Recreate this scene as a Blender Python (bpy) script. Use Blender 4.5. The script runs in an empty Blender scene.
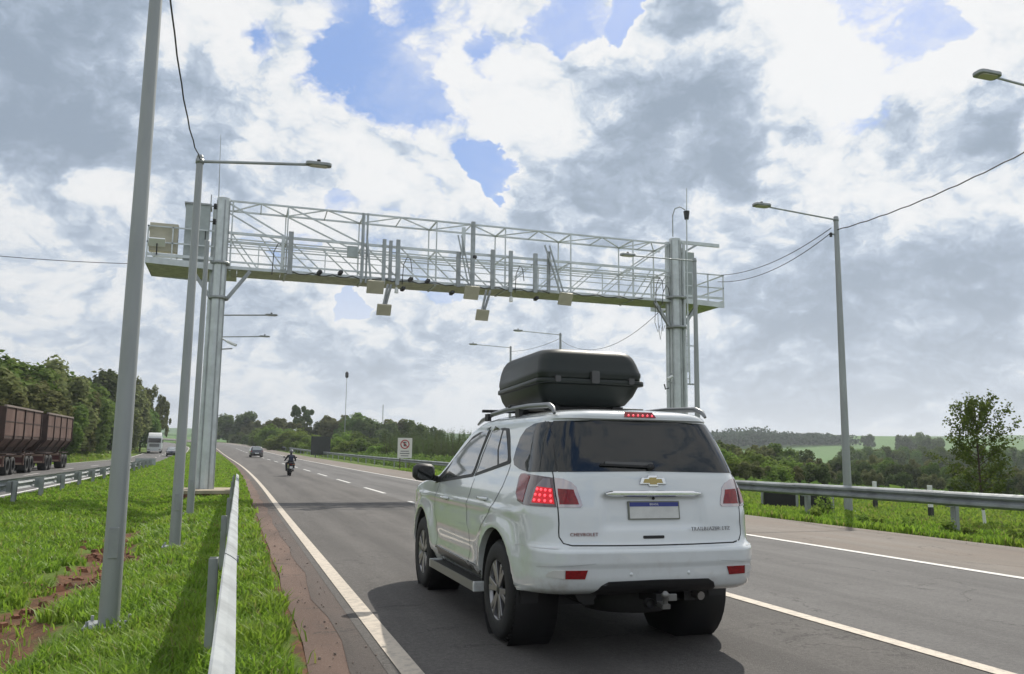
import bpy, bmesh, math, random
import numpy as np
from mathutils import Vector, Matrix, Euler
from mathutils.bvhtree import BVHTree
PI = math.pi
random.seed(7); RNG = np.random.default_rng(7)
scene = bpy.context.scene
COL = scene.collection

# ------------------------------------------------------------------ camera
F_PX, YAW, PITCH, ROLL, CAM_H = 846.74, 0.3115624, 0.1408428, 0.0119793, 1.4504
def camera():
    cy, sy, cp, sp = math.cos(YAW), math.sin(YAW), math.cos(PITCH), math.sin(PITCH)
    F = Vector((sy*cp, cy*cp, sp)); R = Vector((cy, -sy, 0)); U = R.cross(F)
    c, s = math.cos(ROLL), math.sin(ROLL)
    R2 = R*c + U*s; U2 = U*c - R*s
    cd = bpy.data.cameras.new('camera'); co = bpy.data.objects.new('camera', cd); COL.objects.link(co)
    m = Matrix((( R2.x, U2.x, -F.x, 0), (R2.y, U2.y, -F.y, 0), (R2.z, U2.z, -F.z, CAM_H), (0, 0, 0, 1)))
    co.matrix_world = m
    cd.sensor_width = 36; cd.lens = 36*F_PX/1024
    cd.clip_start = 0.05; cd.clip_end = 20000
    scene.camera = co
camera()
# ------------------------------------------------------------------ light
SUN = Vector((0.62, 0.76, 1.0)).normalized()
SUN_EL = math.asin(SUN.z); SUN_AZ = math.atan2(SUN.x, SUN.y)
def sun():
    l = bpy.data.lights.new('sun', 'SUN'); l.energy = 4.5; l.angle = math.radians(0.53); l.color = (1.0, 0.94, 0.84)
    o = bpy.data.objects.new('sun', l); COL.objects.link(o)
    o.rotation_euler = SUN.to_track_quat('Z', 'Y').to_euler(); o.location = (0, 0, 60)
sun()
scene.view_settings.view_transform = 'Standard'; scene.view_settings.look = 'None'
scene.view_settings.exposure = 0; scene.view_settings.gamma = 1
scene.view_settings.use_curve_mapping = False
scene.cycles.use_denoising = True
scene.cycles.max_bounces = 8; scene.cycles.transparent_max_bounces = 8
scene.cycles.caustics_reflective = False; scene.cycles.caustics_refractive = False

# ------------------------------------------------------------------ node helper
class NT:
    def __init__(s, tree): s.t = tree; s.n = tree.nodes; s.l = tree.links
    def node(s, typ, **kw):
        n = s.n.new(typ)
        for k, v in kw.items(): setattr(n, k, v)
        return n
    def set(s, inp, v):
        if v is None: return
        if isinstance(v, bpy.types.NodeSocket): s.l.new(v, inp)
        else: inp.default_value = v
    def math(s, op, a, b=None, c=None, clamp=False):
        n = s.node('ShaderNodeMath', operation=op, use_clamp=clamp)
        s.set(n.inputs[0], a); s.set(n.inputs[1], b); s.set(n.inputs[2], c)
        return n.outputs[0]
    def vmath(s, op, a, b=None, out=0):
        n = s.node('ShaderNodeVectorMath', operation=op)
        s.set(n.inputs[0], a)
        if op == 'SCALE': s.set(n.inputs['Scale'], b)
        else: s.set(n.inputs[1], b)
        return n.outputs['Value'] if op in ('DOT_PRODUCT', 'LENGTH') else n.outputs[0]
    def noise(s, vec, scale, detail=4, rough=0.55, dist=0, out='Fac', lac=2.0):
        n = s.node('ShaderNodeTexNoise'); s.set(n.inputs['Vector'], vec)
        n.inputs['Scale'].default_value = scale; n.inputs['Detail'].default_value = detail
        n.inputs['Roughness'].default_value = rough; n.inputs['Distortion'].default_value = dist
        n.inputs['Lacunarity'].default_value = lac
        return n.outputs[out]
    def ramp(s, fac, stops, interp='LINEAR'):
        n = s.node('ShaderNodeValToRGB'); s.set(n.inputs[0], fac); e = n.color_ramp.elements
        n.color_ramp.interpolation = interp
        while len(e) < len(stops): e.new(0.5)
        for i, (p, c) in enumerate(stops):
            e[i].position = p; e[i].color = (c[0], c[1], c[2], 1) if hasattr(c, '__len__') else (c, c, c, 1)
        return n.outputs[0]
    def mix(s, fac, a, b, mode='MIX'):
        n = s.node('ShaderNodeMix', data_type='RGBA', blend_type=mode)
        s.set(n.inputs[0], fac)
        for i, v in ((6, a), (7, b)):
            if hasattr(v, '__len__') and len(v) == 3: v = (*v, 1)
            s.set(n.inputs[i], v)
        return n.outputs[2]
    def smooth(s, x, lo, hi, tmin=0.0, tmax=1.0):
        n = s.node('ShaderNodeMapRange', interpolation_type='SMOOTHSTEP'); s.set(n.inputs[0], x)
        n.inputs[1].default_value = lo; n.inputs[2].default_value = hi
        n.inputs[3].default_value = tmin; n.inputs[4].default_value = tmax
        return n.outputs[0]

# ------------------------------------------------------------------ sky: Nishita blue with broken cumulus
# (direction, angular radius in degrees, amount): where the cloud deck opens, thickens to grey, or is brightly lit
#@@BLOBS@@
HOLES = [((0.127, 0.891, 0.436), 2.4, 1.00), ((0.112, 0.876, 0.469), 2.2, 0.60), ((0.193, 0.905, 0.379), 1.8, 0.70), ((0.157, 0.903, 0.399), 1.6, 0.55), ((-0.141, 0.950, 0.278), 1.4, 0.80), ((0.605, 0.652, 0.457), 2.7, 0.70), ((0.557, 0.683, 0.472), 2.3, 0.55), ((0.651, 0.623, 0.435), 1.6, 0.22), ((0.370, 0.803, 0.468), 0.8, 0.20), ((-0.055, 0.885, 0.462), 1.8, 0.60), ((0.007, 0.895, 0.446), 1.4, 0.50), ((0.117, 0.979, 0.169), 0.9, 0.40), ((0.216, 0.959, 0.184), 1.1, 0.40), ((0.092, 0.950, 0.299), 1.1, 0.30), ((0.257, 0.861, 0.439), 0.9, 0.30), ((0.367, 0.858, 0.359), 0.8, 0.30), ((0.270, 0.911, 0.313), 0.7, 0.10), ((0.231, 0.847, 0.478), 1.1, 0.20), ((-0.022, 0.952, 0.304), 0.9, 0.25), ((0.315, 0.820, 0.479), 1.1, 0.15)]
GREYS = [((-0.161, 0.922, 0.353), 6.1, 0.90), ((-0.072, 0.923, 0.377), 3.4, 0.60), ((-0.214, 0.899, 0.382), 5.1, 0.60), ((-0.104, 0.942, 0.319), 3.0, 0.35), ((-0.222, 0.934, 0.280), 3.0, 0.30), ((0.410, 0.829, 0.380), 3.7, 0.80), ((0.487, 0.798, 0.355), 4.1, 0.80), ((0.393, 0.859, 0.329), 3.4, 0.60), ((0.522, 0.782, 0.342), 2.7, 0.40), ((0.618, 0.773, 0.143), 5.1, 0.90), ((0.690, 0.713, 0.123), 5.1, 0.80), ((0.541, 0.831, 0.130), 4.1, 0.60), ((0.738, 0.662, 0.135), 3.7, 0.50), ((0.565, 0.806, 0.179), 3.0, 0.40), ((0.691, 0.611, 0.386), 3.0, 0.50), ((0.688, 0.649, 0.326), 2.7, 0.40), ((0.431, 0.860, 0.273), 4.7, 0.50), ((0.198, 0.968, 0.152), 3.4, 0.30), ((-0.145, 0.976, 0.160), 4.1, 0.25), ((0.355, 0.919, 0.172), 3.4, 0.35), ((0.622, 0.737, 0.265), 3.0, 0.40), ((0.327, 0.914, 0.241), 2.7, 0.25), ((0.355, 0.801, 0.482), 4.7, -0.80), ((0.261, 0.866, 0.427), 3.7, -0.60), ((0.193, 0.875, 0.444), 2.7, -0.60), ((0.038, 0.933, 0.357), 2.4, -0.50), ((0.021, 0.956, 0.293), 2.7, -0.50), ((0.548, 0.734, 0.401), 2.4, -0.90), ((0.497, 0.748, 0.440), 2.7, -0.70), ((0.659, 0.705, 0.260), 4.1, -0.50), ((-0.202, 0.955, 0.215), 3.4, -0.50), ((0.218, 0.919, 0.328), 3.0, -0.40), ((0.068, 0.887, 0.457), 2.0, -0.50), ((0.497, 0.842, 0.210), 2.7, -0.40), ((0.589, 0.687, 0.426), 2.4, -0.70), ((0.331, 0.858, 0.392), 2.0, -0.50), ((-0.018, 0.908, 0.419), 2.0, -0.30), ((0.657, 0.638, 0.403), 1.7, -0.60), ((-0.090, 0.972, 0.218), 2.7, -0.40), ((0.156, 0.984, 0.087), 4.1, -0.20), ((0.703, 0.670, 0.239), 2.7, -0.40)]
#@@ENDBLOBS@@
SKY_LO, SKY_HI, SKY_MID, SKY_K, SKY_REL, SKY_G, SKY_LOWS, SKY_B = 0.34, 0.52, 0.655, 2.15, 2.9, 0.58, 0.05, -1.3
# the same broken deck carries on round the rest of the sky
for az, el, r, a in ((150, 30, 5, .9), (172, 52, 6, 1.0), (205, 38, 5, .9), (235, 60, 6, .9), (262, 28, 4, .8), (300, 45, 5, .9), (110, 50, 5, .8), (80, 24, 4, .7), (190, 68, 6, .9), (165, 18, 3, .8), (330, 66, 5, .8), (215, 20, 3, .7), (185, 34, 4, .8), (158, 43, 4, .9)):
    HOLES.append(((math.sin(math.radians(az))*math.cos(math.radians(el)), math.cos(math.radians(az))*math.cos(math.radians(el)), math.sin(math.radians(el))), r, a))
for az, el, r, a in ((160, 36, 6, .9), (190, 46, 7, .9), (178, 24, 6, .8), (222, 32, 7, .8), (245, 44, 6, .7), (280, 34, 8, .9), (125, 34, 7, .8), (95, 40, 7, .8), (315, 30, 7, .7), (205, 58, 6, .8), (148, 58, 6, .7)):
    GREYS.append(((math.sin(math.radians(az))*math.cos(math.radians(el)), math.cos(math.radians(az))*math.cos(math.radians(el)), math.sin(math.radians(el))), r, a))
def world():
    w = bpy.data.worlds.new('World'); scene.world = w; w.use_nodes = True
    T = NT(w.node_tree); T.n.clear()
    d = T.node('ShaderNodeTexCoord').outputs['Generated']
    sky = T.node('ShaderNodeTexSky', sky_type='NISHITA'); sky.sun_disc = False
    sky.sun_elevation = SUN_EL; sky.sun_rotation = SUN_AZ; sky.air_density = 1.0; sky.dust_density = 1.2; sky.ozone_density = 1.5
    sep = T.node('ShaderNodeSeparateXYZ'); T.set(sep.inputs[0], d)
    zz = T.math('ADD', T.math('MAXIMUM', sep.outputs[2], 0.0), 0.34)
    comb = T.node('ShaderNodeCombineXYZ')
    T.set(comb.inputs[0], T.math('DIVIDE', sep.outputs[0], zz)); T.set(comb.inputs[1], T.math('DIVIDE', sep.outputs[1], zz))
    T.set(comb.inputs[2], T.math('MULTIPLY', sep.outputs[2], 1.6))
    Q = T.vmath('ADD', T.vmath('SCALE', comb.outputs[0], 0.75), T.vmath('SCALE', d, 1.0))
    wv = T.vmath('SUBTRACT', T.noise(Q, 2.4, 6, 0.6, out='Color'), (0.5, 0.5, 0.5))
    dw = T.vmath('NORMALIZE', T.vmath('ADD', d, T.vmath('SCALE', wv, 0.20)))
    def blobs(lst, base):
        acc = base
        for (v, r, a) in lst:
            k = 1.0/(1-math.cos(math.radians(r)))
            e = T.math('MULTIPLY', T.math('SUBTRACT', T.vmath('DOT_PRODUCT', dw, v), 1.0), k)
            acc = T.math('MULTIPLY_ADD', T.math('POWER', 2.71828, e), a, acc)
        return acc
    def billow(vec):
        acc = None; f, amp = 2.2, 0.52
        for i in range(6):
            v = T.math('ABSOLUTE', T.math('MULTIPLY_ADD', T.noise(T.vmath('ADD', vec, (i*3.7, i*1.9, i*2.3)), f, 0.0), 2.0, -1.0))
            acc = T.math('MULTIPLY', v, amp) if acc is None else T.math('MULTIPLY_ADD', v, amp, acc)
            f *= 2.13; amp *= 0.57
        return acc                                   # about 0.1 .. 0.6
    wf = T.vmath('SUBTRACT', T.noise(Q, 8.0, 6, 0.65, out='Color'), (0.5, 0.5, 0.5))
    Qw = T.vmath('ADD', T.vmath('ADD', Q, T.vmath('SCALE', wv, 0.25)), T.vmath('SCALE', wf, 0.03))
    def field(vec): return T.math('MULTIPLY_ADD', billow(vec), 0.95, T.math('MULTIPLY', T.noise(vec, 1.9, 8, 0.52), 0.75))
    n = field(Qw)
    n2 = field(T.vmath('ADD', Qw, (SUN.x*0.045, SUN.y*0.045, 0.06)))
    hole = blobs(HOLES, 0.0); gray = blobs([g for g in GREYS if g[2] > 0], 0.0); lit = blobs([g for g in GREYS if g[2] < 0], 0.0)
    core = T.math('DIVIDE', gray, T.math('MULTIPLY_ADD', gray, 0.9, 1.0))
    low = T.smooth(sep.outputs[2], 0.02, 0.34, 1.0, 0.0)
    thick = T.math('ADD', n, T.math('MULTIPLY', T.math('SUBTRACT', core, hole), SKY_G))
    thick = T.math('ADD', thick, T.math('MULTIPLY', low, 0.10))
    cover = T.smooth(thick, SKY_LO, SKY_HI)
    cover = T.math('MAXIMUM', cover, T.math('MULTIPLY', low, 0.88))
    wispy = T.smooth(T.noise(T.vmath('ADD', Qw, (5.2, 1.3, 8.1)), 3.4, 9, 0.62), 0.42, 0.74)      # thin fibres drifting over the blue
    near_edge = T.smooth(thick, 0.02, 0.40)
    cover = T.math('MAXIMUM', cover, T.math('MULTIPLY', wispy, T.math('MULTIPLY_ADD', near_edge, 0.55, 0.22)))
    rel = T.math('MULTIPLY', T.math('SUBTRACT', n, n2), SKY_REL)
    rel = T.math('MULTIPLY', rel, T.math('MULTIPLY_ADD', low, -0.15, 1.0))
    bump = T.math('SUBTRACT', billow(Qw), 0.30)
    shade = T.math('MULTIPLY', T.math('SUBTRACT', T.math('MULTIPLY_ADD', bump, SKY_B, thick), SKY_MID), SKY_K)
    shade = T.math('MULTIPLY_ADD', lit, 0.35, shade)
    shade = T.math('SUBTRACT', T.math('MULTIPLY_ADD', low, SKY_LOWS, shade), rel)
    shade = T.smooth(shade, -0.25, 1.35)
    ccol = T.ramp(shade, [(0.0, (0.955, 0.96, 0.965)), (0.20, (0.85, 0.88, 0.91)), (0.42, (0.60, 0.685, 0.80)), (0.68, (0.40, 0.49, 0.62)), (1.0, (0.265, 0.345, 0.455))])
    ccol = T.mix(T.math('MULTIPLY', T.smooth(sep.outputs[2], 0.0, 0.16, 1.0, 0.0), 0.22), ccol, (0.66, 0.74, 0.83))
    bs = T.node('ShaderNodeBackground'); T.set(bs.inputs[0], T.mix(0.6, sky.outputs[0], (0.55, 2.15, 6.2), 'MIX')); bs.inputs[1].default_value = 0.12
    bc = T.node('ShaderNodeBackground'); T.set(bc.inputs[0], ccol); bc.inputs[1].default_value = 0.93
    ms = T.node('ShaderNodeMixShader'); T.set(ms.inputs[0], cover)
    T.l.new(bs.outputs[0], ms.inputs[1]); T.l.new(bc.outputs[0], ms.inputs[2])
    out = T.node('ShaderNodeOutputWorld'); T.l.new(ms.outputs[0], out.inputs[0])
    w.cycles.sampling_method = 'MANUAL'; w.cycles.sample_map_resolution = 512
world()

# ------------------------------------------------------------------ materials
MATS = {}
def mat(name, col=(0.5, 0.5, 0.5), rough=0.6, metal=0.0, var=0.0, vscale=4.0, bump=0.0, bscale=30.0, coat=0.0, emit=None, estr=0.0,
        trans=0.0, col2=None, island=0.0, spec=0.5, stretch=None):
    if name in MATS: return MATS[name]
    m = bpy.data.materials.new(name); m.use_nodes = True; T = NT(m.node_tree)
    b = T.n['Principled BSDF']; out = T.n['Material Output']
    tc = T.node('ShaderNodeTexCoord').outputs['Object']
    if stretch: tc = T.vmath('MULTIPLY', tc, stretch)
    c = (*col, 1)
    if col2 is not None or var:
        f = T.noise(tc, vscale, 6, 0.6)
        f = T.smooth(f, 0.30, 0.70)
        c2 = col2 if col2 is not None else tuple(x*(1-var) for x in col)
        c = T.mix(f, col, c2)
    if island:
        g = T.node('ShaderNodeNewGeometry').outputs['Random Per Island']
        c = T.mix(T.math('MULTIPLY', g, island), c, tuple(min(1, x*2.2+0.01) for x in col))
    T.set(b.inputs['Base Color'], c)
    b.inputs['Roughness'].default_value = rough; b.inputs['Metallic'].default_value = metal
    b.inputs['Specular IOR Level'].default_value = spec
    if var and rough > 0.15 and metal:
        T.set(b.inputs['Roughness'], T.smooth(T.noise(tc, vscale*3, 4), 0.3, 0.7, rough*0.8, min(1, rough*1.3)))
    if coat: b.inputs['Coat Weight'].default_value = coat; b.inputs['Coat Roughness'].default_value = 0.04
    if emit: b.inputs['Emission Color'].default_value = (*emit, 1); b.inputs['Emission Strength'].default_value = estr
    if bump:
        bn = T.node('ShaderNodeBump'); bn.inputs['Distance'].default_value = bump
        T.set(bn.inputs['Height'], T.noise(tc, bscale, 5, 0.6)); T.l.new(bn.outputs[0], b.inputs['Normal'])
    if trans:
        tr = T.node('ShaderNodeBsdfTranslucent')
        T.set(tr.inputs[0], c if isinstance(c, bpy.types.NodeSocket) else c)
        mx = T.node('ShaderNodeMixShader'); mx.inputs[0].default_value = trans
        T.l.new(b.outputs[0], mx.inputs[1]); T.l.new(tr.outputs[0], mx.inputs[2]); T.l.new(mx.outputs[0], out.inputs[0])
    MATS[name] = m; return m

RAILM = mat('rail_steel', (0.31, 0.335, 0.345), 0.55, 0.25, var=0.35, vscale=2.2, bump=0.0015, bscale=25)
GALV = mat('galvanised_steel', (0.42, 0.45, 0.46), 0.60, 0.25, var=0.25, vscale=3, bump=0.0006, bscale=60)
GALV_L = mat('bright_galvanised', (0.62, 0.66, 0.66), 0.45, 0.35, var=0.2, vscale=2.0)
GALV_D = mat('dull_galvanised', (0.36, 0.38, 0.38), 0.5, 0.5, var=0.25, vscale=2.5)
POLE = mat('painted_pole_grey', (0.34, 0.36, 0.36), 0.45, 0.25, var=0.18, vscale=1.4, stretch=(1, 1, .25))
BEIGE = mat('beige_fibreglass', (0.50, 0.47, 0.36), 0.55, var=0.12)
GRATE = mat('floor_grating', (0.60, 0.61, 0.49), 0.6, 0.2, var=0.3, vscale=5)
CABLE = mat('black_cable', (0.03, 0.03, 0.03), 0.6)
DARK = mat('dark_plastic', (0.025, 0.025, 0.027), 0.5, var=0.2)
WHITE_PAINT = mat('white_paint_plain', (0.75, 0.76, 0.74), 0.5, var=0.08)
RUBBER = mat('tyre_rubber', (0.018, 0.018, 0.018), 0.75, var=0.3, vscale=9, bump=0.002, bscale=40)
CONC = mat('concrete', (0.42, 0.36, 0.26), 0.85, var=0.3, vscale=2.5, bump=0.006, bscale=20)
BRICK = mat('stained_brick_side', (0.20, 0.09, 0.05), 0.9, var=0.4, vscale=3)

# ------------------------------------------------------------------ mesh builder
class MB:
    def __init__(s): s.v = []; s.f = []; s.m = []; s.sm = []
    def add(s, vs, fs, mi=0, smooth=False):
        o = len(s.v); s.v += [tuple(v) for v in vs]
        for f in fs: s.f.append(tuple(i+o for i in f)); s.m.append(mi); s.sm.append(smooth)
        return s
    def box(s, c, size, rz=0, rx=0, ry=0, mi=0, taper=1.0):
        sx, sy, sz = (k/2 for k in size); R = Euler((rx, ry, rz)).to_matrix(); c = Vector(c)
        vs = []
        for z in (-sz, sz):
            t = taper if z > 0 else 1
            for x, y in ((-sx, -sy), (sx, -sy), (sx, sy), (-sx, sy)): vs.append(c + R @ Vector((x*t, y*t, z)))
        return s.add(vs, [(0, 3, 2, 1), (4, 5, 6, 7), (0, 1, 5, 4), (1, 2, 6, 5), (2, 3, 7, 6), (3, 0, 4, 7)], mi)
    def beam(s, p, q, w, h=None, mi=0, up=(0, 0, 1)):
        h = h or w; p = Vector(p); q = Vector(q); d = (q-p).normalized(); u = Vector(up)
        if abs(d.dot(u)) > 0.99: u = Vector((0, 1, 0))
        r = d.cross(u).normalized(); u = r.cross(d)
        vs = [a + r*(i*w/2) + u*(j*h/2) for a in (p, q) for i, j in ((-1, -1), (1, -1), (1, 1), (-1, 1))]
        return s.add(vs, [(0, 1, 2, 3), (7, 6, 5, 4), (0, 4, 5, 1), (1, 5, 6, 2), (2, 6, 7, 3), (3, 7, 4, 0)], mi)
    def tube(s, pts, r, n=8, mi=0, cap=True, smooth=True, rot=0.0):
        pts = [Vector(p) for p in pts]; rs = r if hasattr(r, '__len__') else [r]*len(pts)
        vs = []; fs = []; prev = None
        for i, p in enumerate(pts):
            d = (pts[min(i+1, len(pts)-1)] - pts[max(i-1, 0)]).normalized()
            if prev is None:
                u = Vector((0, 0, 1)) if abs(d.z) < 0.9 else Vector((1, 0, 0))
                a = d.cross(u).normalized()
            else: a = (prev - d*prev.dot(d)).normalized()
            prev = a; b = d.cross(a)
            for k in range(n):
                t = 2*PI*k/n + rot; vs.append(p + (a*math.cos(t) + b*math.sin(t))*rs[i])
        for i in range(len(pts)-1):
            for k in range(n): k2 = (k+1) % n; fs.append((i*n+k, i*n+k2, (i+1)*n+k2, (i+1)*n+k))
        s.add(vs, fs, mi, smooth)
        if cap:
            o = len(s.v)-len(vs)
            s.f.append(tuple(o+k for k in reversed(range(n)))); s.m.append(mi); s.sm.append(False)
            s.f.append(tuple(o+(len(pts)-1)*n+k for k in range(n))); s.m.append(mi); s.sm.append(False)
        return s
    def lathe(s, prof, c=(0, 0, 0), axis='X', n=32, mi=0, smooth=True):
        vs = []; fs = []; c = Vector(c)
        for (a, r) in prof:
            for k in range(n):
                t = 2*PI*k/n; u, v = r*math.cos(t), r*math.sin(t)
                vs.append(c + {'X': Vector((a, u, v)), 'Y': Vector((u, a, v)), 'Z': Vector((u, v, a))}[axis])
        for i in range(len(prof)-1):
            for k in range(n): k2 = (k+1) % n; fs.append((i*n+k, i*n+k2, (i+1)*n+k2, (i+1)*n+k))
        return s.add(vs, fs, mi, smooth)
    def prism(s, poly, p0, p1, ax='y', mi=0, caps=True, smooth=False):
        # poly: 2D outline; extruded between p0 and p1 along ax
        n = len(poly)
        def pt(a, b, t): return {'y': (a, t, b), 'x': (t, a, b), 'z': (a, b, t)}[ax]
        vs = [pt(a, b, p0) for a, b in poly] + [pt(a, b, p1) for a, b in poly]
        fs = [(i, (i+1) % n, n+(i+1) % n, n+i) for i in range(n)]
        s.add(vs, fs, mi, smooth)
        if caps:
            o = len(s.v)-2*n
            s.f.append(tuple(o+i for i in range(n))[::-1]); s.m.append(mi); s.sm.append(False)
            s.f.append(tuple(o+n+i for i in range(n))); s.m.append(mi); s.sm.append(False)
        return s
    def mesh(s, name, mats):
        me = bpy.data.meshes.new(name); me.from_pydata(s.v, [], s.f)
        mats = mats if isinstance(mats, (list, tuple)) else [mats]
        for m in mats: me.materials.append(m)
        me.polygons.foreach_set('material_index', s.m); me.polygons.foreach_set('use_smooth', s.sm)
        bm = bmesh.new(); bm.from_mesh(me); bmesh.ops.recalc_face_normals(bm, faces=bm.faces)
        if any(s.sm) and not all(s.sm):
            bmesh.ops.split_edges(bm, edges=[e for e in bm.edges if len(e.link_faces) == 2 and e.link_faces[0].smooth != e.link_faces[1].smooth])
        bm.to_mesh(me); bm.free()
        me.update(); return me
    def build(s, name, mats, parent=None, bevel=0.0, loc=None, seg=2):
        o = bpy.data.objects.new(name, s.mesh(name, mats)); COL.objects.link(o)
        if parent is not None: o.parent = parent
        if loc: o.location = loc
        if bevel:
            b = o.modifiers.new('bevel', 'BEVEL'); b.width = bevel; b.segments = seg; b.limit_method = 'ANGLE'; b.angle_limit = math.radians(40)
            o.modifiers.new('wn', 'WEIGHTED_NORMAL').keep_sharp = True
        return o
def split_sharp(me, deg):
    bm = bmesh.new(); bm.from_mesh(me)
    bmesh.ops.split_edges(bm, edges=[e for e in bm.edges if len(e.link_faces) == 2 and e.calc_face_angle(0) > math.radians(deg)])
    bm.to_mesh(me); bm.free()
def link(name, me, parent=None, loc=None, rz=0, scale=None):
    o = bpy.data.objects.new(name, me); COL.objects.link(o)
    if parent is not None: o.parent = parent
    if loc is not None: o.location = loc
    if rz: o.rotation_euler = (0, 0, rz)
    if scale is not None: o.scale = scale
    return o
def tag(o, label=None, cat=None, group=None, kind=None):
    if label: o['label'] = label
    if cat: o['category'] = cat
    if group: o['group'] = group
    if kind: o['kind'] = kind
    return o
def thing(name, label, cat, loc=(0, 0, 0), rz=0, group=None):
    o = bpy.data.objects.new(name, None); COL.objects.link(o); o.location = loc; o.rotation_euler = (0, 0, rz)
    o.empty_display_size = 0.2
    return tag(o, label, cat, group)
def copy_tree(o, parent=None):
    c = o.copy(); COL.objects.link(c)
    if parent is not None: c.parent = parent
    for ch in o.children: copy_tree(ch, c)
    return c
def rounded(w, h, r, n=4, cx=0, cy=0):
    out = []
    for (sx, sy, a0) in ((1, 1, 0), (-1, 1, 90), (-1, -1, 180), (1, -1, 270)):
        for i in range(n+1):
            a = math.radians(a0+90*i/n); out.append((cx+sx*(w/2-r)+r*math.cos(a), cy+sy*(h/2-r)+r*math.sin(a)))
    return out
def text_part(body, size, parent, name, m, loc, rot, depth=0.002, align='CENTER', bold=0.0, squash=1.0, font_shear=0):
    cu = bpy.data.curves.new(name, 'FONT'); cu.body = body; cu.size = size; cu.extrude = depth; cu.align_x = align; cu.align_y = 'CENTER'
    cu.offset = bold; cu.resolution_u = 3; cu.space_character = 1.15
    tmp = bpy.data.objects.new('tmp', cu); COL.objects.link(tmp)
    me = bpy.data.meshes.new_from_object(tmp.evaluated_get(bpy.context.evaluated_depsgraph_get()))
    bpy.data.objects.remove(tmp); bpy.data.curves.remove(cu)
    me.name = name; me.materials.clear(); me.materials.append(m)
    o = link(name, me, parent, loc); o.rotation_euler = rot; o.scale = (squash, 1, 1); return o

# ------------------------------------------------------------------ terrain and road alignment
def cshift(Y):
    Y = np.asarray(Y, float)
    u = np.clip(Y-30, 0, 70); c = -0.038*u*u/140
    c = c - 0.038*np.clip(Y-100, 0, 600)
    v = np.clip(Y-220, 0, 480); c = c - 0.00058*v*v
    return c
def opp_shift(Y): return 2.2*sstep(Y, 60, 140)
def opp_drop(Y): return -0.55*sstep(Y, 60, 150)
def sstep(x, a, b):
    t = np.clip((np.asarray(x, float)-a)/(b-a), 0, 1); return t*t*(3-2*t)
def base_h(q, Y):
    d = np.sqrt(np.asarray(Y, float)**2*(np.asarray(Y) > 0) + np.clip(np.abs(q)-20, 0, None)**2)
    u = np.clip(d-15, 0, None)
    return 0.026*(u-110*(1-np.exp(-u/110)))
DX = [-6.3, -5.6, -4.0, -2.9, -2.35, -1.95, -1.5, -1.1, -0.55, -0.1, 0.6]
DZ = [0.0, -0.02, -0.10, -0.24, -0.40, -0.40, -0.20, -0.10, -0.03, 0.0, 0.0]
def lateral(q, Y):
    q = np.asarray(q, float); Y = np.asarray(Y, float)
    wob = 0.18*np.sin(Y*0.55)+0.10*np.sin(Y*1.7+1)
    fade = 0.25+0.75*(1-sstep(Y, 24, 36))
    z = np.interp(q-wob*np.exp(-((q+2.1)/1.2)**2), DX, DZ)*fade
    left = np.where(q < -14.9, np.clip((-14.9-q)*0.055, 0, 2.2), 0) + opp_drop(Y)*sstep(-q, 3.5, 5.5)
    right = np.where(q > 13.0, -0.07*sstep(q, 13.0, 14.2), 0) - 0.10*sstep(q, 15, 20)
    r = np.sqrt(q*q+Y*Y)
    right = right - np.clip((q-24)*0.055, 0, 9.5)*(1-sstep(r, 450, 1000))
    return z+left+right
def wave(x, y):
    return (np.sin(x*.011+1.3)*np.cos(y*.009)+.6*np.sin(x*.023+y*.017))
def ground_z(q, Y):
    """height at road coordinate q (metres right of the median rail, following the road) and Y"""
    r = np.sqrt(np.asarray(q)**2+np.asarray(Y)**2)
    return base_h(q, Y)+lateral(q, Y) + wave(q, Y)*sstep(r, 250, 1200)*5.0
def road_z(q, Y): return base_h(q*0, Y)
def gz(X, Y):
    return float(ground_z(np.array(X-float(cshift(Y))), np.array(float(Y))))

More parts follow.
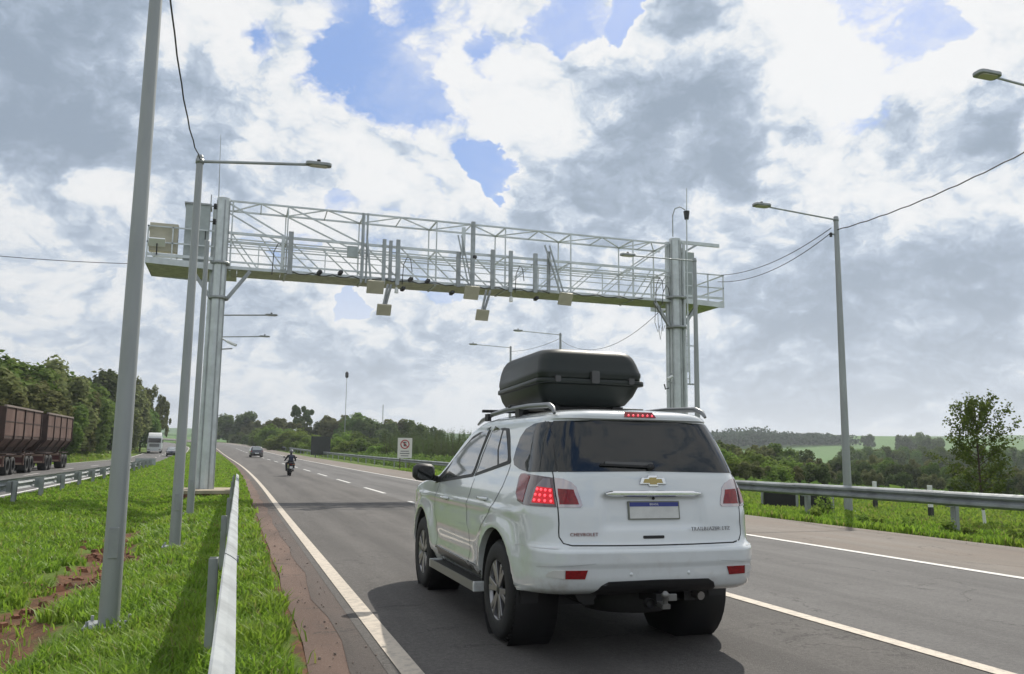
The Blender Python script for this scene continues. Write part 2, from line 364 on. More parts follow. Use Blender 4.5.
# ---- ground sheet
def ground():
    qs = np.unique(np.concatenate([np.arange(-7, 1.01, .12), np.arange(1, 16, .5), np.arange(16, 40, 1.5), np.arange(-40, -7, 1.5),
        np.arange(40, 200, 10), np.arange(-200, -40, 10), np.arange(200, 1000, 50), np.arange(-1000, -200, 50), np.arange(1000, 6001, 400), np.arange(-6000, -999, 400)]).round(3))
    ys = np.unique(np.concatenate([np.arange(-30, 0, 3), np.arange(0, 40, .25), np.arange(40, 120, 1.5), np.arange(120, 400, 6), np.arange(400, 1600, 30), np.arange(1600, 7001, 300)]).round(3))
    Q, Yg = np.meshgrid(qs, ys); Z = ground_z(Q, Yg)
    onroad = ((Q > 0.65) & (Q < 13.05)) | ((Q-opp_shift(Yg) > -14.6) & (Q-opp_shift(Yg) < -6.5))
    Z = np.where(onroad, Z-0.07-0.0004*np.clip(Yg-30, 0, None), Z)
    near = (~onroad) & (Yg < 60) & (np.abs(Q) < 30) & ~((Q > .15) & (Q < 1))
    bump = 0.018*np.sin(Q*3.1+Yg*1.3)*np.cos(Yg*2.3-Q)+0.012*np.sin(Q*7.7)*np.sin(Yg*5.9)
    Z = Z+np.where(near, bump, 0)
    X = Q+cshift(Yg); ny, nx = Q.shape
    V = np.stack([X, Yg, Z], -1).reshape(-1, 3)
    i = np.arange((ny-1)*(nx-1)); r, c = i//(nx-1), i % (nx-1); a = r*nx+c
    Fq = np.stack([a, a+1, a+nx+1, a+nx], -1)
    me = bpy.data.meshes.new('ground'); me.from_pydata(V.tolist(), [], Fq.tolist())
    soil = soil_amount(Q, Yg).reshape(-1)
    at = me.attributes.new('soil', 'FLOAT', 'POINT'); at.data.foreach_set('value', soil.astype(np.float32))
    me.polygons.foreach_set('use_smooth', [True]*len(me.polygons))
    m = bpy.data.materials.new('ground_grass_and_soil'); m.use_nodes = True; T = NT(m.node_tree); b = T.n['Principled BSDF']
    tc = T.node('ShaderNodeTexCoord').outputs['Object']
    n1 = T.noise(tc, 1.7, 6, 0.6); n2 = T.noise(tc, 0.006, 3, 0.5); n3 = T.noise(tc, 22, 4, 0.7)
    g = T.mix(T.smooth(n1, .35, .65), (0.075, 0.13, 0.022), (0.12, 0.185, 0.03))
    g = T.mix(T.math('MULTIPLY', n3, 0.5), g, (0.13, 0.15, 0.05))
    vor = T.node('ShaderNodeTexVoronoi'); T.set(vor.inputs['Vector'], T.vmath('MULTIPLY', tc, (0.0011, 0.0026, 0))); vor.inputs['Scale'].default_value = 1.0
    fld = T.ramp(vor.outputs['Color'], [(0.0, (0.045, 0.10, 0.025)), (0.35, (0.09, 0.17, 0.05)), (0.6, (0.06, 0.13, 0.04)), (0.8, (0.12, 0.17, 0.06)), (1.0, (0.05, 0.09, 0.03))], 'CONSTANT')
    dist = T.vmath('LENGTH', tc)
    g = T.mix(T.smooth(dist, 150, 420), g, fld)
    at = T.node('ShaderNodeAttribute', attribute_name='soil')
    s = T.mix(T.smooth(T.noise(tc, 3.5, 6, 0.65), .3, .7), (0.185, 0.095, 0.055), (0.10, 0.060, 0.038))
    g = T.mix(T.smooth(T.math('ADD', at.outputs['Fac'], T.math('MULTIPLY', T.math('SUBTRACT', n1, 0.5), 0.9)), 0.42, 0.58), g, s)
    T.set(b.inputs['Base Color'], g); b.inputs['Roughness'].default_value = 0.95; b.inputs['Specular IOR Level'].default_value = 0.15
    bn = T.node('ShaderNodeBump'); bn.inputs['Distance'].default_value = 0.05; T.set(bn.inputs['Height'], T.noise(tc, 9, 7, 0.7)); T.l.new(bn.outputs[0], b.inputs['Normal'])
    me.materials.append(m)
    tag(link('ground', me), kind='structure')
def soil_amount(Q, Y):
    wob = 0.18*np.sin(Y*0.55)+0.10*np.sin(Y*1.7+1)
    w = 0.42+0.12*np.sin(Y*.9+.5)+0.10*np.sin(Y*2.3)+.26*(1-sstep(Y, 9, 14))
    s = np.exp(-((Q+2.02-wob)/np.clip(w, .10, 1))**2)*(1-sstep(Y, 19, 25))
    s = np.maximum(s, np.exp(-((Q-0.75)/0.30)**2)*.9*(Q < 1))
    s = np.maximum(s, 0.75*((Q > 12.8) & (Q < 13.15)))
    return s
ground()

def strip(name, q0, q1, y0, y1, lift, m, wob=0.0, nq=1, opp=False):
    ys = np.concatenate([np.arange(y0, min(y1, 60), 1.0), np.arange(max(60, y0), min(y1, 200), 4.0), np.arange(max(y0, 200), y1, 12.0), [y1]])
    ys = np.unique(ys); k = nq+1
    vs = []
    for y in ys:
        c = float(cshift(y)); z = float(base_h(np.array(0.), np.array(y)))
        if opp: c += float(opp_shift(y)); z += float(opp_drop(y))
        for j in range(k):
            q = q0+(q1-q0)*j/nq
            if wob and j == 0: q += wob*(math.sin(y*1.9)+.6*math.sin(y*4.7+1)+.5*math.sin(y*.6))
            vs.append((q+c, y, z+lift))
    fs = [(i*k+j, i*k+j+1, (i+1)*k+j+1, (i+1)*k+j) for i in range(len(ys)-1) for j in range(nq)]
    me = bpy.data.meshes.new(name); me.from_pydata(vs, [], fs); me.materials.append(m)
    return tag(link(name, me), kind='structure')

def asphalt(name, base, light, patch=None, patchf=0.0):
    m = bpy.data.materials.new(name); m.use_nodes = True; T = NT(m.node_tree); b = T.n['Principled BSDF']
    tc = T.node('ShaderNodeTexCoord').outputs['Object']
    agg = T.noise(tc, 28, 5, 0.85); big = T.noise(T.vmath('MULTIPLY', tc, (1.4, .10, 1)), 1.0, 5, 0.6); mid = T.noise(tc, .7, 6, 0.65)
    c = T.mix(T.smooth(agg, .25, .75), base, light)
    c = T.mix(T.math('MULTIPLY', T.smooth(big, .35, .68), .5), c, tuple(x*.66 for x in base))
    c = T.mix(T.math('MULTIPLY', T.smooth(mid, .5, .75), .25), c, tuple(x*1.25 for x in light))
    if patch: c = T.mix(T.math('MULTIPLY', T.smooth(T.noise(T.vmath('MULTIPLY', tc, (1, .22, 1)), 1.2, 7, .65), .38, .62), patchf), c, patch)
    # polished wheel tracks and an oily centre in each lane
    sp_ = T.node('ShaderNodeSeparateXYZ'); T.set(sp_.inputs[0], tc); trk = None
    for x0, wd in ((2.35, .32), (4.05, .32), (6.45, .32), (8.15, .32), (-9.4, .32), (-7.8, .32)):
        g_ = T.math('SUBTRACT', 1.0, T.math('MINIMUM', T.math('DIVIDE', T.math('ABSOLUTE', T.math('SUBTRACT', sp_.outputs[0], x0)), wd*1.5), 1.0))
        trk = g_ if trk is None else T.math('MAXIMUM', trk, g_)
    c = T.mix(T.math('MULTIPLY', T.math('MULTIPLY', trk, T.smooth(big, .25, .6)), .55), c, tuple(x*.70 for x in base))
    crk = T.node('ShaderNodeTexVoronoi', feature='DISTANCE_TO_EDGE'); T.set(crk.inputs['Vector'], T.vmath('ADD', tc, T.vmath('SCALE', T.noise(tc, 1.6, 5, .7, out='Color'), .9))); crk.inputs['Scale'].default_value = .55
    c = T.mix(T.math('MULTIPLY', T.math('MULTIPLY', T.smooth(crk.outputs['Distance'], .012, .002), T.smooth(mid, .46, .56)), .65), c, (.03, .028, .026))
    # speckle of bright chippings
    sp = T.smooth(T.noise(tc, 130, 1, .5), .66, .74)
    c = T.mix(T.math('MULTIPLY', sp, .45), c, (0.33, 0.32, 0.30))
    T.set(b.inputs['Base Color'], c); b.inputs['Roughness'].default_value = 0.82; b.inputs['Specular IOR Level'].default_value = 0.35
    bn = T.node('ShaderNodeBump'); bn.inputs['Distance'].default_value = 0.010; T.set(bn.inputs['Height'], T.noise(tc, 60, 4, .8)); T.l.new(bn.outputs[0], b.inputs['Normal'])
    return m
ASPH = asphalt('asphalt_worn', (0.066, 0.061, 0.057), (0.140, 0.130, 0.121))
ASPH2 = asphalt('asphalt_outer_lane', (0.086, 0.083, 0.081), (0.165, 0.160, 0.155))
SHOULD = asphalt('dusty_shoulder', (0.150, 0.130, 0.110), (0.225, 0.200, 0.175), (0.170, 0.135, 0.108), .7)
DIRT = asphalt('dirt_edge', (0.13, 0.08, 0.06), (0.19, 0.125, 0.095), (0.095, 0.062, 0.048), .9)
def paint_mat(name, col):
    m = bpy.data.materials.new(name); m.use_nodes = True; T = NT(m.node_tree); b = T.n['Principled BSDF']
    tc = T.node('ShaderNodeTexCoord').outputs['Object']
    w = T.smooth(T.noise(tc, 14, 8, .78), .44, .66); w2 = T.smooth(T.noise(tc, 2.0, 4, .6), .3, .8)
    c = T.mix(T.math('MULTIPLY', w, .65), col, (0.22, 0.20, 0.18)); c = T.mix(T.math('MULTIPLY', w2, .35), c, tuple(x*.72 for x in col))
    T.set(b.inputs['Base Color'], c); b.inputs['Roughness'].default_value = 0.7
    bn = T.node('ShaderNodeBump'); bn.inputs['Distance'].default_value = 0.003; T.set(bn.inputs['Height'], T.noise(tc, 90, 3, .7)); T.l.new(bn.outputs[0], b.inputs['Normal'])
    return m
LINE = paint_mat('road_line_paint', (0.56, 0.49, 0.40)); LINE_W = paint_mat('white_line_paint', (0.68, 0.67, 0.64))
YEND = 640
strip('shoulder_dirt', 0.57, 1.30, -12, 260, .004, DIRT, wob=.016, nq=3)
GUTTER = asphalt('dark_gutter', (0.060, 0.050, 0.045), (0.105, 0.088, 0.078), (0.12, 0.085, 0.07), .5)
strip('shoulder_gutter', 0.86, 1.12, -12, 200, .0075, GUTTER, wob=.03, nq=2)
strip('road', 1.05, 5.2, -12, YEND, .010, ASPH, nq=4); strip('road', 5.2, 9.62, -12, YEND, .010, ASPH2, nq=4)
strip('road_shoulder', 9.62, 12.95, -12, YEND, .010, SHOULD, wob=0, nq=2)
strip('opposite_road', -14.4, -6.7, -12, YEND, .010, ASPH2, nq=4, opp=True)
strip('edge_line', 1.13, 1.28, -12, YEND, .016, LINE); strip('edge_line', 9.47, 9.62, -12, YEND, .016, LINE_W)
strip('edge_line', -7.05, -6.9, -12, YEND, .016, LINE_W, opp=True); strip('edge_line', -14.2, -14.05, -12, YEND, .016, LINE_W, opp=True)
strip('lane_line', 5.05, 5.20, -6, 9.0, .016, LINE)
LQ = lambda y: float(np.interp(y, [9, 34, 60], [5.08, 5.38, 5.5]))
y = 11.2
while y < 210:
    strip('lane_dash', LQ(y), LQ(y)+.15, y, y+5.2, .016, LINE_W); y += 10.5
y = 4.0
while y < 210:
    strip('lane_dash', -10.7, -10.56, y, y+4, .016, LINE_W, opp=True); y += 12
# gantry shadow painted as dark strips across the carriageway, plus a short mended crack
SHADOW_CRACK = mat('painted_shadow_and_crack', (0.035, 0.034, 0.034), 0.7, var=.2)
for nm, pts, w in (('painted_shadow_and_crack', [(1.4, 24.2), (2.6, 24.9), (4.0, 25.9), (5.6, 27.2), (8.0, 28.0)], .12), ('painted_shadow_and_crack', [(2.0, 25.6), (2.5, 26.6), (3.2, 27.1)], .10), ('painted_shadow_and_crack', [(1.35, 8.35), (1.55, 8.42), (1.8, 8.40)], .014)):
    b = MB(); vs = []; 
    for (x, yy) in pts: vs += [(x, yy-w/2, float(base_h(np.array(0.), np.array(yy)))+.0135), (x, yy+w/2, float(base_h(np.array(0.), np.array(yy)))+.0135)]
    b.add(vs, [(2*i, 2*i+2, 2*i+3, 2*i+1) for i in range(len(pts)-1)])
    tag(b.build(nm, SHADOW_CRACK), kind='structure')
# ------------------------------------------------------------------ guardrails
def rail_z(q, Y): return float(ground_z(np.array(float(q)), np.array(float(Y))))
def w_profile(face):   # (offset, height) outline of a W-beam, face = +1 bulges towards +q
    pts = [(0, 0), (.035, .02), (.075, .05), (.075, .10), (.02, .135), (.0, .155), (.02, .175), (.075, .21), (.075, .26), (.035, .29), (0, .31)]
    t = .006
    out = [(x*face, z) for x, z in pts]; inn = [((x-t)*face - (t*face if False else 0), z) for x, z in reversed(pts)]
    inn = [((x-.010)*face, z) for x, z in reversed(pts)]
    return out+inn
def rail_mesh(name, face, L, bend=0.0):
    prof = w_profile(face); b = MB(); n = len(prof)
    k = 4; vs = []
    for i in range(k+1):
        y = L*i/k; vs += [(x+.002*math.sin(i*1.3), y, z) for x, z in prof]
    fs = [(i*n+j, i*n+(j+1) % n, (i+1)*n+(j+1) % n, (i+1)*n+j) for i in range(k) for j in range(n)]
    b.add(vs, fs, 0, False)
    b.f.append(tuple(range(n))[::-1]); b.m.append(0); b.sm.append(False); b.f.append(tuple(k*n+j for j in range(n))); b.m.append(0); b.sm.append(False)
    # bolt heads on the overlap splice
    for (yy, zz) in ((.08, .06), (.08, .25), (.22, .06), (.22, .25), (L/2, .155)):
        b.box((.078*face if zz != .155 else .012*face, yy, zz), (.014, .03, .03))
    return b.mesh(name, RAILM)
def guardrail(name, label, q, ys, face, top, post_w=.13, sink=.0, qfun=None, postmat=GALV_D, block=True, off=.17, psx=1.0):
    X0 = q+float(cshift(ys[0])); t = thing(name, label, 'guardrail', (X0, ys[0], rail_z(q, ys[0])))
    o0 = Vector(t.location)
    L = ys[1]-ys[0]; rm = rail_mesh('rail_panel', face, L+.28)
    pm = MB(); h = top-.03
    pm.box((0, 0, h/2-.25), (.02, post_w, h+.5)); pm.box((-.05, -post_w/2+.005, h/2-.25), (.10, .01, h+.5)); pm.box((-.05, post_w/2-.005, h/2-.25), (.10, .01, h+.5))
    pm = pm.mesh('post', postmat)
    bm_ = MB().box((0, 0, 0), (.12, post_w*.85, .30)).mesh('spacer_block', postmat)
    for i, yy in enumerate(ys):
        qq = q+(qfun(yy) if qfun else 0); p = Vector((qq+float(cshift(yy)), yy, rail_z(qq, yy)))
        rel = p-o0
        po = link('post', pm, t, rel+Vector((-off*face, 0, 0))); po.scale = (psx if face > 0 else -psx, 1, 1)
        po.rotation_euler = (random.uniform(-.012, .012), random.uniform(-.015, .015), random.uniform(-.05, .05))
        if block: link('spacer_block', bm_, t, rel+Vector((-.09*face, 0, top-.19)))
        if i < len(ys)-1:
            y2 = ys[i+1]; q2 = q+(qfun(y2) if qfun else 0); p2 = Vector((q2+float(cshift(y2)), y2, rail_z(q2, y2)))
            d = p2-p; a = link('rail_panel', rm, t, rel+Vector((0, 0, top-.31+random.uniform(-.006, .006))))
            a.rotation_euler = (math.atan2(d.z, math.hypot(d.x, d.y)), 0, math.atan2(-d.x, d.y)); a.scale = (1, d.length/L, 1)
    return t
guardrail('guardrail', 'long steel guardrail in the grass between the near lamp poles and the carriageway', 0.0, [2.2+4.3*k for k in range(7)]+[30.4], 1, .75, block=False, off=.055, psx=.55, post_w=.11, qfun=lambda y: -.05+.0045*y)
guardrail('guardrail', 'steel guardrail along the right shoulder of the near carriageway', 14.72, [4.87-10+5.0*k for k in range(46)], -1, .90)
def opp_q(y): return -.25*sstep(np.array(y), 60, 76)
guardrail('guardrail', 'steel guardrail on the median side of the opposite carriageway where the brown truck passes', -5.85, [12.6+3.42*k for k in range(18)], -1, .68, post_w=.16, qfun=lambda y: 0)
E_END = MB()
_t = [o for o in COL.objects if o.name == 'guardrail.002'][0]
E_END.box((-.9, 61.2, .42+base_h(np.array(0.), np.array(72.)).item()), (1.6, .06, .55), rz=.5)
E_END.build('end_panel', GALV, _t)

# ------------------------------------------------------------------ lamp poles
def lamp_head(parent, at, direction, tilt=.08, sc=1.0):
    h = MB(); h.prism(rounded(.30, .62, .10), -.035, .045, 'z'); o = h.build('lamp_head', GALV_D, parent, bevel=.015)
    o.location = at; o.scale = (sc, sc, sc)
    o.rotation_euler = (0, tilt*direction*-1, PI/2)
    g = MB(); g.prism(rounded(.22, .44, .08), -.055, -.034, 'z'); gl = g.build('lamp_lens', mat('lamp_lens_glass', (.55, .53, .42), .2), o)
    c = MB(); c.tube([(0, 0, .045), (0, 0, .12)], .045, 10); c.build('photocell', DARK, o)
    return o
def lamp_pole(label, X, Y, top, arm, zb, rb=.088, rt=.055, rise=.15, group=None, wires=None):
    t = thing('street_lamp', label, 'street lamp', (X, Y, zb), group=group); H = top-zb
    MB().tube([(0, 0, -.3), (0, 0, H*.5), (0, 0, H)], [rb, (rb+rt)/2, rt], 16).build('pole', POLE, t)
    MB().tube([(0, 0, H), (0, 0, H+.03)], [rt*1.06, rt*.8], 16).build('pole_cap', GALV_D, t)
    fl = MB().box((0, 0, .05), (rb*4.2, rb*4.2, .025)).build('base_flange', GALV_D, t)
    for sx in (-1, 1):
        for sy in (-1, 1): MB().tube([(sx*rb*1.7, sy*rb*1.7, .05), (sx*rb*1.7, sy*rb*1.7, .11)], .014, 6).build('anchor_bolt', GALV, fl)
    MB().box((.0, -rb*.985, .75), (rb*.9, .012, .26)).build('access_hatch', GALV_D, t, bevel=.004)
    d = 1 if arm > 0 else -1; a = abs(arm)
    MB().tube([(0, 0, H-.08), (d*(a-.42), 0, H-.08+rise*.95)], .026, 10).build('arm', GALV, t)
    lamp_head(t, (d*(a-.25), 0, H-.08+rise+.01), d, tilt=math.atan2(rise, a), sc=.72 if a < 2.5 else .95)
    MB().lathe([(-.04, rt+.001), (-.04, rt+.014), (.04, rt+.014), (.04, rt+.001)], (0, 0, H-.08), 'Z', 16).build('arm_clamp', GALV_D, t)
    return t
GR = None
lamp_pole('tall grey lamp pole nearest the camera, rising out of the frame at the left', -.96, 8.28, 6.44, 2.16, gz(-.96, 8.28))
p2 = lamp_pole('grey lamp pole in the median with its lamp arm over the road above the gantry', -.84, 14.8, 6.44, 2.22, gz(-.84, 14.8), rise=.17)
p3 = lamp_pole('grey pole just left of the gantry column, topped by insulators and a thin conduit', -.96, 22.2, 6.75, .9, gz(-.96, 22.2), rise=.0)
for ch in list(p3.children):
    if ch.name.startswith(('arm', 'lamp_head')):
        for g_ in list(ch.children): bpy.data.objects.remove(g_)
        bpy.data.objects.remove(ch)
p3.name = 'utility_pole'; p3['category'] = 'pole'
lamp_pole('distant median lamp seen past the gantry column, the higher of two arms there', -.93, 32.8, 6.60, 2.2, gz(-.93, 32.8), rise=.12)
lamp_pole('distant median lamp seen past the gantry column, the lower of two arms there', -.99, 38.6, 6.55, 2.2, gz(-.99, 38.6), rise=.12)
lamp_pole('street lamp with tall pole standing behind the right guardrail, cables fixed near its top', 18.0, 22.0, 9.22, -3.02, gz(18, 22), .13, .075, .18)
lamp_pole('street lamp at the top right corner with only its lamp head in view', 17.25, 12.8, 9.30, -3.1, gz(17.25, 12.8), .13, .075, .18)
lamp_pole('street lamp standing in front of the right gantry column', 16.55, 28.4, 9.15, -3.1, gz(16.55, 28.4), .12, .07, -.02)
lamp_pole('far street lamp whose arm shows above the roof box, the nearer of two', 19.35, 50, 9.30, -3.1, gz(19.35, 50), .12, .07, .1)
lamp_pole('far street lamp at the left of the roof box, the farther of two', 18.75, 58.5, 9.45, -3.1, gz(18.75, 58.5), .12, .07, .1)

def insulator(parent, at):
    MB().lathe([(-.07, .02), (-.06, .05), (-.02, .035), (0, .055), (.04, .035), (.06, .05), (.08, .015)], at, 'Z', 12).build('insulator', DARK, parent)
MB().tube([(0.02, 0, 6.4), (.03, 0, 8.05)], .014, 6).build('conduit', GALV_D, p3)
for dz in (7.35, 7.75): 
    insulator(p3, (.14, 0, dz-.0)); MB().beam((.03, 0, dz), (.14, 0, dz), .03).build('bracket', GALV_D, p3)
r1 = [o for o in COL.objects if o.get('label', '').startswith('street lamp with tall')][0]
insulator(r1, (-.22, 0, 8.75)); MB().beam((0, 0, 8.78), (-.22, 0, 8.78), .04).build('bracket', GALV_D, r1)

def wire(label, a, b, sag, r=.012, n=18, wob=0.0):
    a = Vector(a); b = Vector(b); pts = []
    for i in range(n+1):
        t = i/n; p = a.lerp(b, t); p.z -= sag*4*t*(1-t); p.z += wob*math.sin(i*2.1)*(0 < i < n); pts.append(p-a)
    o = MB().tube(pts, r, 5).build('cable', CABLE, loc=a); tag(o, label, 'cable'); return o
wire('black cable slung between the tops of the two nearest median lamp poles', (-.93, 8.28, 6.40), (-.82, 14.8, 6.40), .42, .010, wob=.02)
wire('thin cable crossing the sky from the left edge to the platform cabinets', (-16, 31.4, 8.6), (-3.4, 31.4, 7.95), .35)
wire('upper cable between the gantry platform and the right lamp pole', (19.3, 31.0, 9.25), (17.8, 22.0, 8.85), .35, .013)
wire('lower cable between the gantry platform and the right lamp pole', (19.3, 31.2, 9.0), (17.8, 22.0, 8.70), .45, .013)
wire('twisted cable running from the right lamp pole up to the right edge', (18.0, 22.0, 8.80), (17.3, 12.8, 8.95), .25, .018, 30, .012)
wire('cable sagging from the right gantry column towards the far lamps', (16.6, 31.3, 7.6), (19.35, 50, 8.9), 1.1, .012)
wire('cable strung between the two far street lamps', (19.35, 50, 9.0), (18.75, 58.5, 9.1), .2, .012)

# ------------------------------------------------------------------ gantry
GY, GY2, ZF, ZM, ZT = 31.0, 32.35, 7.99, 9.23, 10.40
def octa(parent, X, Y, r0, r1, z0, z1, nm='column'):
    MB().tube([(X, Y, z0), (X, Y, (z0+z1)/2), (X, Y, z1)], [r0, (r0+r1)/2, r1], 12, smooth=False, rot=PI/12).build(nm, GALV_L, parent)
gan = thing('toll_gantry', 'galvanised truss gantry with walkway and sensors spanning the near carriageway', 'gantry', (0, 0, 0))
XL, XR = -.85, 17.15
YC = (GY+GY2)/2
def gp(mb, nm, m=GALV_L, parent=gan): return mb.build(nm, m, parent)
# columns, each a leg of two tapering tubes, with ring, brackets and base plate
for (X, zt) in ((XL, 10.45), (XR, 10.62)):
    octa(gan, X-.02, GY-.02, *((.255, .235) if X < 0 else (.27, .25)), -.1, zt)
    for a_ in ((-.9, -.45), (.25, -.97), (.9, -.4)):
        rr_ = .245 if X < 0 else .26; MB().beam((X-.02+a_[0]*rr_, GY-.02+a_[1]*rr_, .2), (X-.02+a_[0]*rr_*.94, GY-.02+a_[1]*rr_*.94, zt-.1), .05, .035).build('column_seam', GALV_D, gan)
    octa(gan, X-.27 if X < 0 else X+.40, GY+.25, .13, .10, -.1, zt-.3)
    if X > 0: octa(gan, X-.27, GY+.20, .11, .10, -.1, zt-.1); octa(gan, X+.28, GY-.22, .07, .06, -.1, zt-.2)
    for zr in (6.85, ZF+.1): MB().lathe([(-.05, .27), (-.05, .33 if X < 0 else .43), (.05, .33 if X < 0 else .43), (.05, .27)], (X, GY, zr), 'Z', 16).build('column_ring', GALV_D, gan)
    for s in (-1, 1):
        MB().beam((X+s*.28, GY, 6.85), (X+s*1.0, GY, ZF-.1), .12, .12).build('knee_brace', GALV_D, gan)
    MB().box((X, GY+.1, .17), (1.25, 1.2, .05)).build('base_plate', GALV_D, gan)
# chords
for Y in (GY, GY2):
    gp(MB().beam((XL, Y, ZF-.02), (XR, Y, ZF-.02), .10, .11), 'bottom_chord')
    gp(MB().beam((XL, Y, ZM), (XR, Y, ZM), .07, .09), 'middle_chord')
    gp(MB().beam((XL, Y, ZT), (XR, Y, ZT), .06, .06), 'top_chord')
    for z in (9.0, 8.78): gp(MB().beam((XL, Y-.06, z), (XR, Y-.06, z), .04 if z > 8.9 else .028), 'handrail')
    gp(MB().beam((XL, Y, 8.18), (XR, Y, 8.18), .05, .06), 'handrail')
st = [XL+.3]+[1.37+2.765*k for k in range(6)]+[XR-.3]
for i, X in enumerate(st):
    for Y in (GY, GY2):
        dx = 0 if Y == GY else -.02
        gp(MB().beam((X+dx, Y+.002, ZF), (X+dx, Y+.002, ZM), .055), 'truss_post')
        gp(MB().beam((X+dx, Y+.002, ZM), (X+dx, Y+.002, ZT), .045), 'truss_post')
    gp(MB().beam((X, GY, ZT), (X, GY2, ZT), .05), 'cross_beam'); gp(MB().beam((X, GY, ZM), (X, GY2, ZM), .05), 'cross_beam')
    gp(MB().beam((X, GY+.05, ZF-.10), (X, GY2-.05, ZF-.10), .07, .05), 'cross_beam')
for i in range(len(st)-1):
    a, b = st[i], st[i+1]; m = (a+b)/2
    for (p, q) in (((a, GY2), (m, GY)), ((m, GY), (b, GY2)), ): gp(MB().beam((p[0], p[1], ZT), (q[0], q[1], ZT), .04), 'roof_brace')
    gp(MB().beam((m, GY, ZT), (m+.02, GY2, ZT), .035), 'roof_brace')
    left = m < 8.5
    for Y in (GY, GY2):
        for (u, v) in ((a, m), (m, b)):
            p, q = ((u, Y+.01, ZM), (v, Y+.01, ZF)) if left else ((u, Y+.01, ZF), (v, Y+.01, ZM))
            gp(MB().beam(p, q, .04), 'diagonal_brace')
        if i in (0, 1): gp(MB().beam((a if i else XL, Y+.012, ZT), (b, Y+.012, ZM), .05), 'diagonal_brace')
        if i >= len(st)-2: gp(MB().beam((a, Y+.012, ZM), (b, Y+.012, ZT), .05), 'diagonal_brace')
    gp(MB().beam((m, GY+.001, ZF), (m, GY+.001, 8.92), .035), 'railing_post')
# walkway floor, in lift-out grating plates
X = -3.3
while X < 19.4:
    w = min(1.5, 19.4-X)
    if not (XL-.4 < X+w/2 < XL-.39): gp(MB().box((X+w/2, YC if XL < X+w/2 < XR else YC+.42, ZF-.06), (w-.015, (GY2-GY+.06) if XL < X+w/2 < XR else GY2-GY+.9, .04)), 'floor_plate', GRATE)
    X += 1.5
for (a, b) in ((-3.3, XL), (XR, 19.4)):
    for Y in (GY-.08, GY2+.92):
        gp(MB().beam((a, Y, ZF+.03), (b, Y, ZF-.06), .05, .22), 'fascia')
        for z in (8.66, 9.22): gp(MB().beam((a, Y, z), (b, Y, z), .045), 'handrail')
        gp(MB().beam((a, Y, 8.22), (b, Y, 8.22), .03, .10), 'toe_board')
    for X in np.arange(a+.03, b+.01, (b-a-.06)/3):
        for Y in (GY-.08, GY2+.92): gp(MB().beam((X, Y, ZF), (X, Y, 9.24), .045), 'railing_post')
for X in (-3.28, 19.38):
    gp(MB().beam((X, GY-.08, ZF+.03), (X, GY2+.92, ZF+.03), .05, .22), 'fascia')
    for z in (8.66, 9.22): gp(MB().beam((X, GY-.08, z), (X, GY2+.92, z), .045), 'handrail')
# cabinets on the left platform
cb = MB().box((-1.72, GY+.45, 9.1), (.80, .75, 2.15)).build('equipment_cabinet', mat('cabinet_grey', (.40, .44, .43), .5, .2, var=.15), gan, bevel=.01)
MB().box((-1.72, GY+.45, 10.20), (.90, .85, .06)).build('cabinet_roof', GALV_D, cb)
MB().box((-1.42, GY+.06, 9.1), (.03, .03, .35)).build('cabinet_handle', DARK, cb)
MB().box((-2.78, GY+.2, 8.88), (.92, .30, 1.0)).build('control_box', BEIGE, gan, bevel=.01)
fl = MB().box((-2.95, GY-.25, 8.62), (.52, .36, .05), rx=-.6).build('floodlight', mat('floodlight_face', (.85, .86, .86), .25), gan)
MB().beam((-2.95, GY-.15, 8.2), (-2.95, GY-.22, 8.6), .04).build('floodlight_arm', DARK, fl)
# sensor posts and plates
def plate(c, size, rx=0., rz=0., ry=0.):
    rx *= 1.9
    p = MB().box((0, 0, 0), size).build('antenna_plate', BEIGE, gan, bevel=.012); p.location = c; p.rotation_euler = (rx, ry, rz)
    MB().box((0, .0, size[2]/2+.02), (size[0]*.4, size[1]*.4, .04)).build('plate_bracket', GALV_D, p); return p
def post(X, z0, z1, w=.13, dy=-.16, m=GALV): return MB().beam((X, GY+dy, z0), (X, GY+dy, z1), w, w*.8).build('sensor_post', m, gan)
plate((4.57, GY-.35, 7.58), (.62, .50, .09), rx=-.55); plate((4.88, GY-.55, 6.72), (.52, .42, .09), rx=-.55)
plate((8.22, GY-.4, 7.62), (.58, .52, .09), rx=-.6, rz=.12); plate((8.60, GY-.6, 6.75), (.50, .42, .09), rx=-.6, rz=.1)
plate((12.05, GY-.4, 7.64), (.58, .50, .09), rx=-.6, rz=.15)
for (x0, x1) in ((4.02, 4.10), (4.20, 4.28)):
    post((x0+x1)/2, 7.75, 10.4, .07, -.12)
for (a, b) in (((4.22, GY-.2, 9.5), (4.42, GY-.32, 7.62)), ((7.68, GY-.25, 9.85), (8.16, GY-.36, 7.66)), ((7.82, GY-.25, 9.85), (8.28, GY-.36, 7.66)), ((11.22, GY-.25, 9.78), (11.92, GY-.36, 7.68)), ((11.42, GY-.25, 9.78), (12.05, GY-.36, 7.68))):
    MB().beam(a, b, .07, .05).build('slanted_arm', GALV, gan)
for (a, b) in (((5.18, GY-.2, 7.75), (4.92, GY-.5, 6.8)), ((5.06, GY-.2, 7.75), (4.85, GY-.5, 6.8)), ((9.02, GY-.2, 7.8), (8.66, GY-.56, 6.83)), ((8.86, GY-.2, 7.8), (8.58, GY-.56, 6.83))):
    MB().beam(a, b, .075, .06).build('hanging_arm', GALV_D, gan)
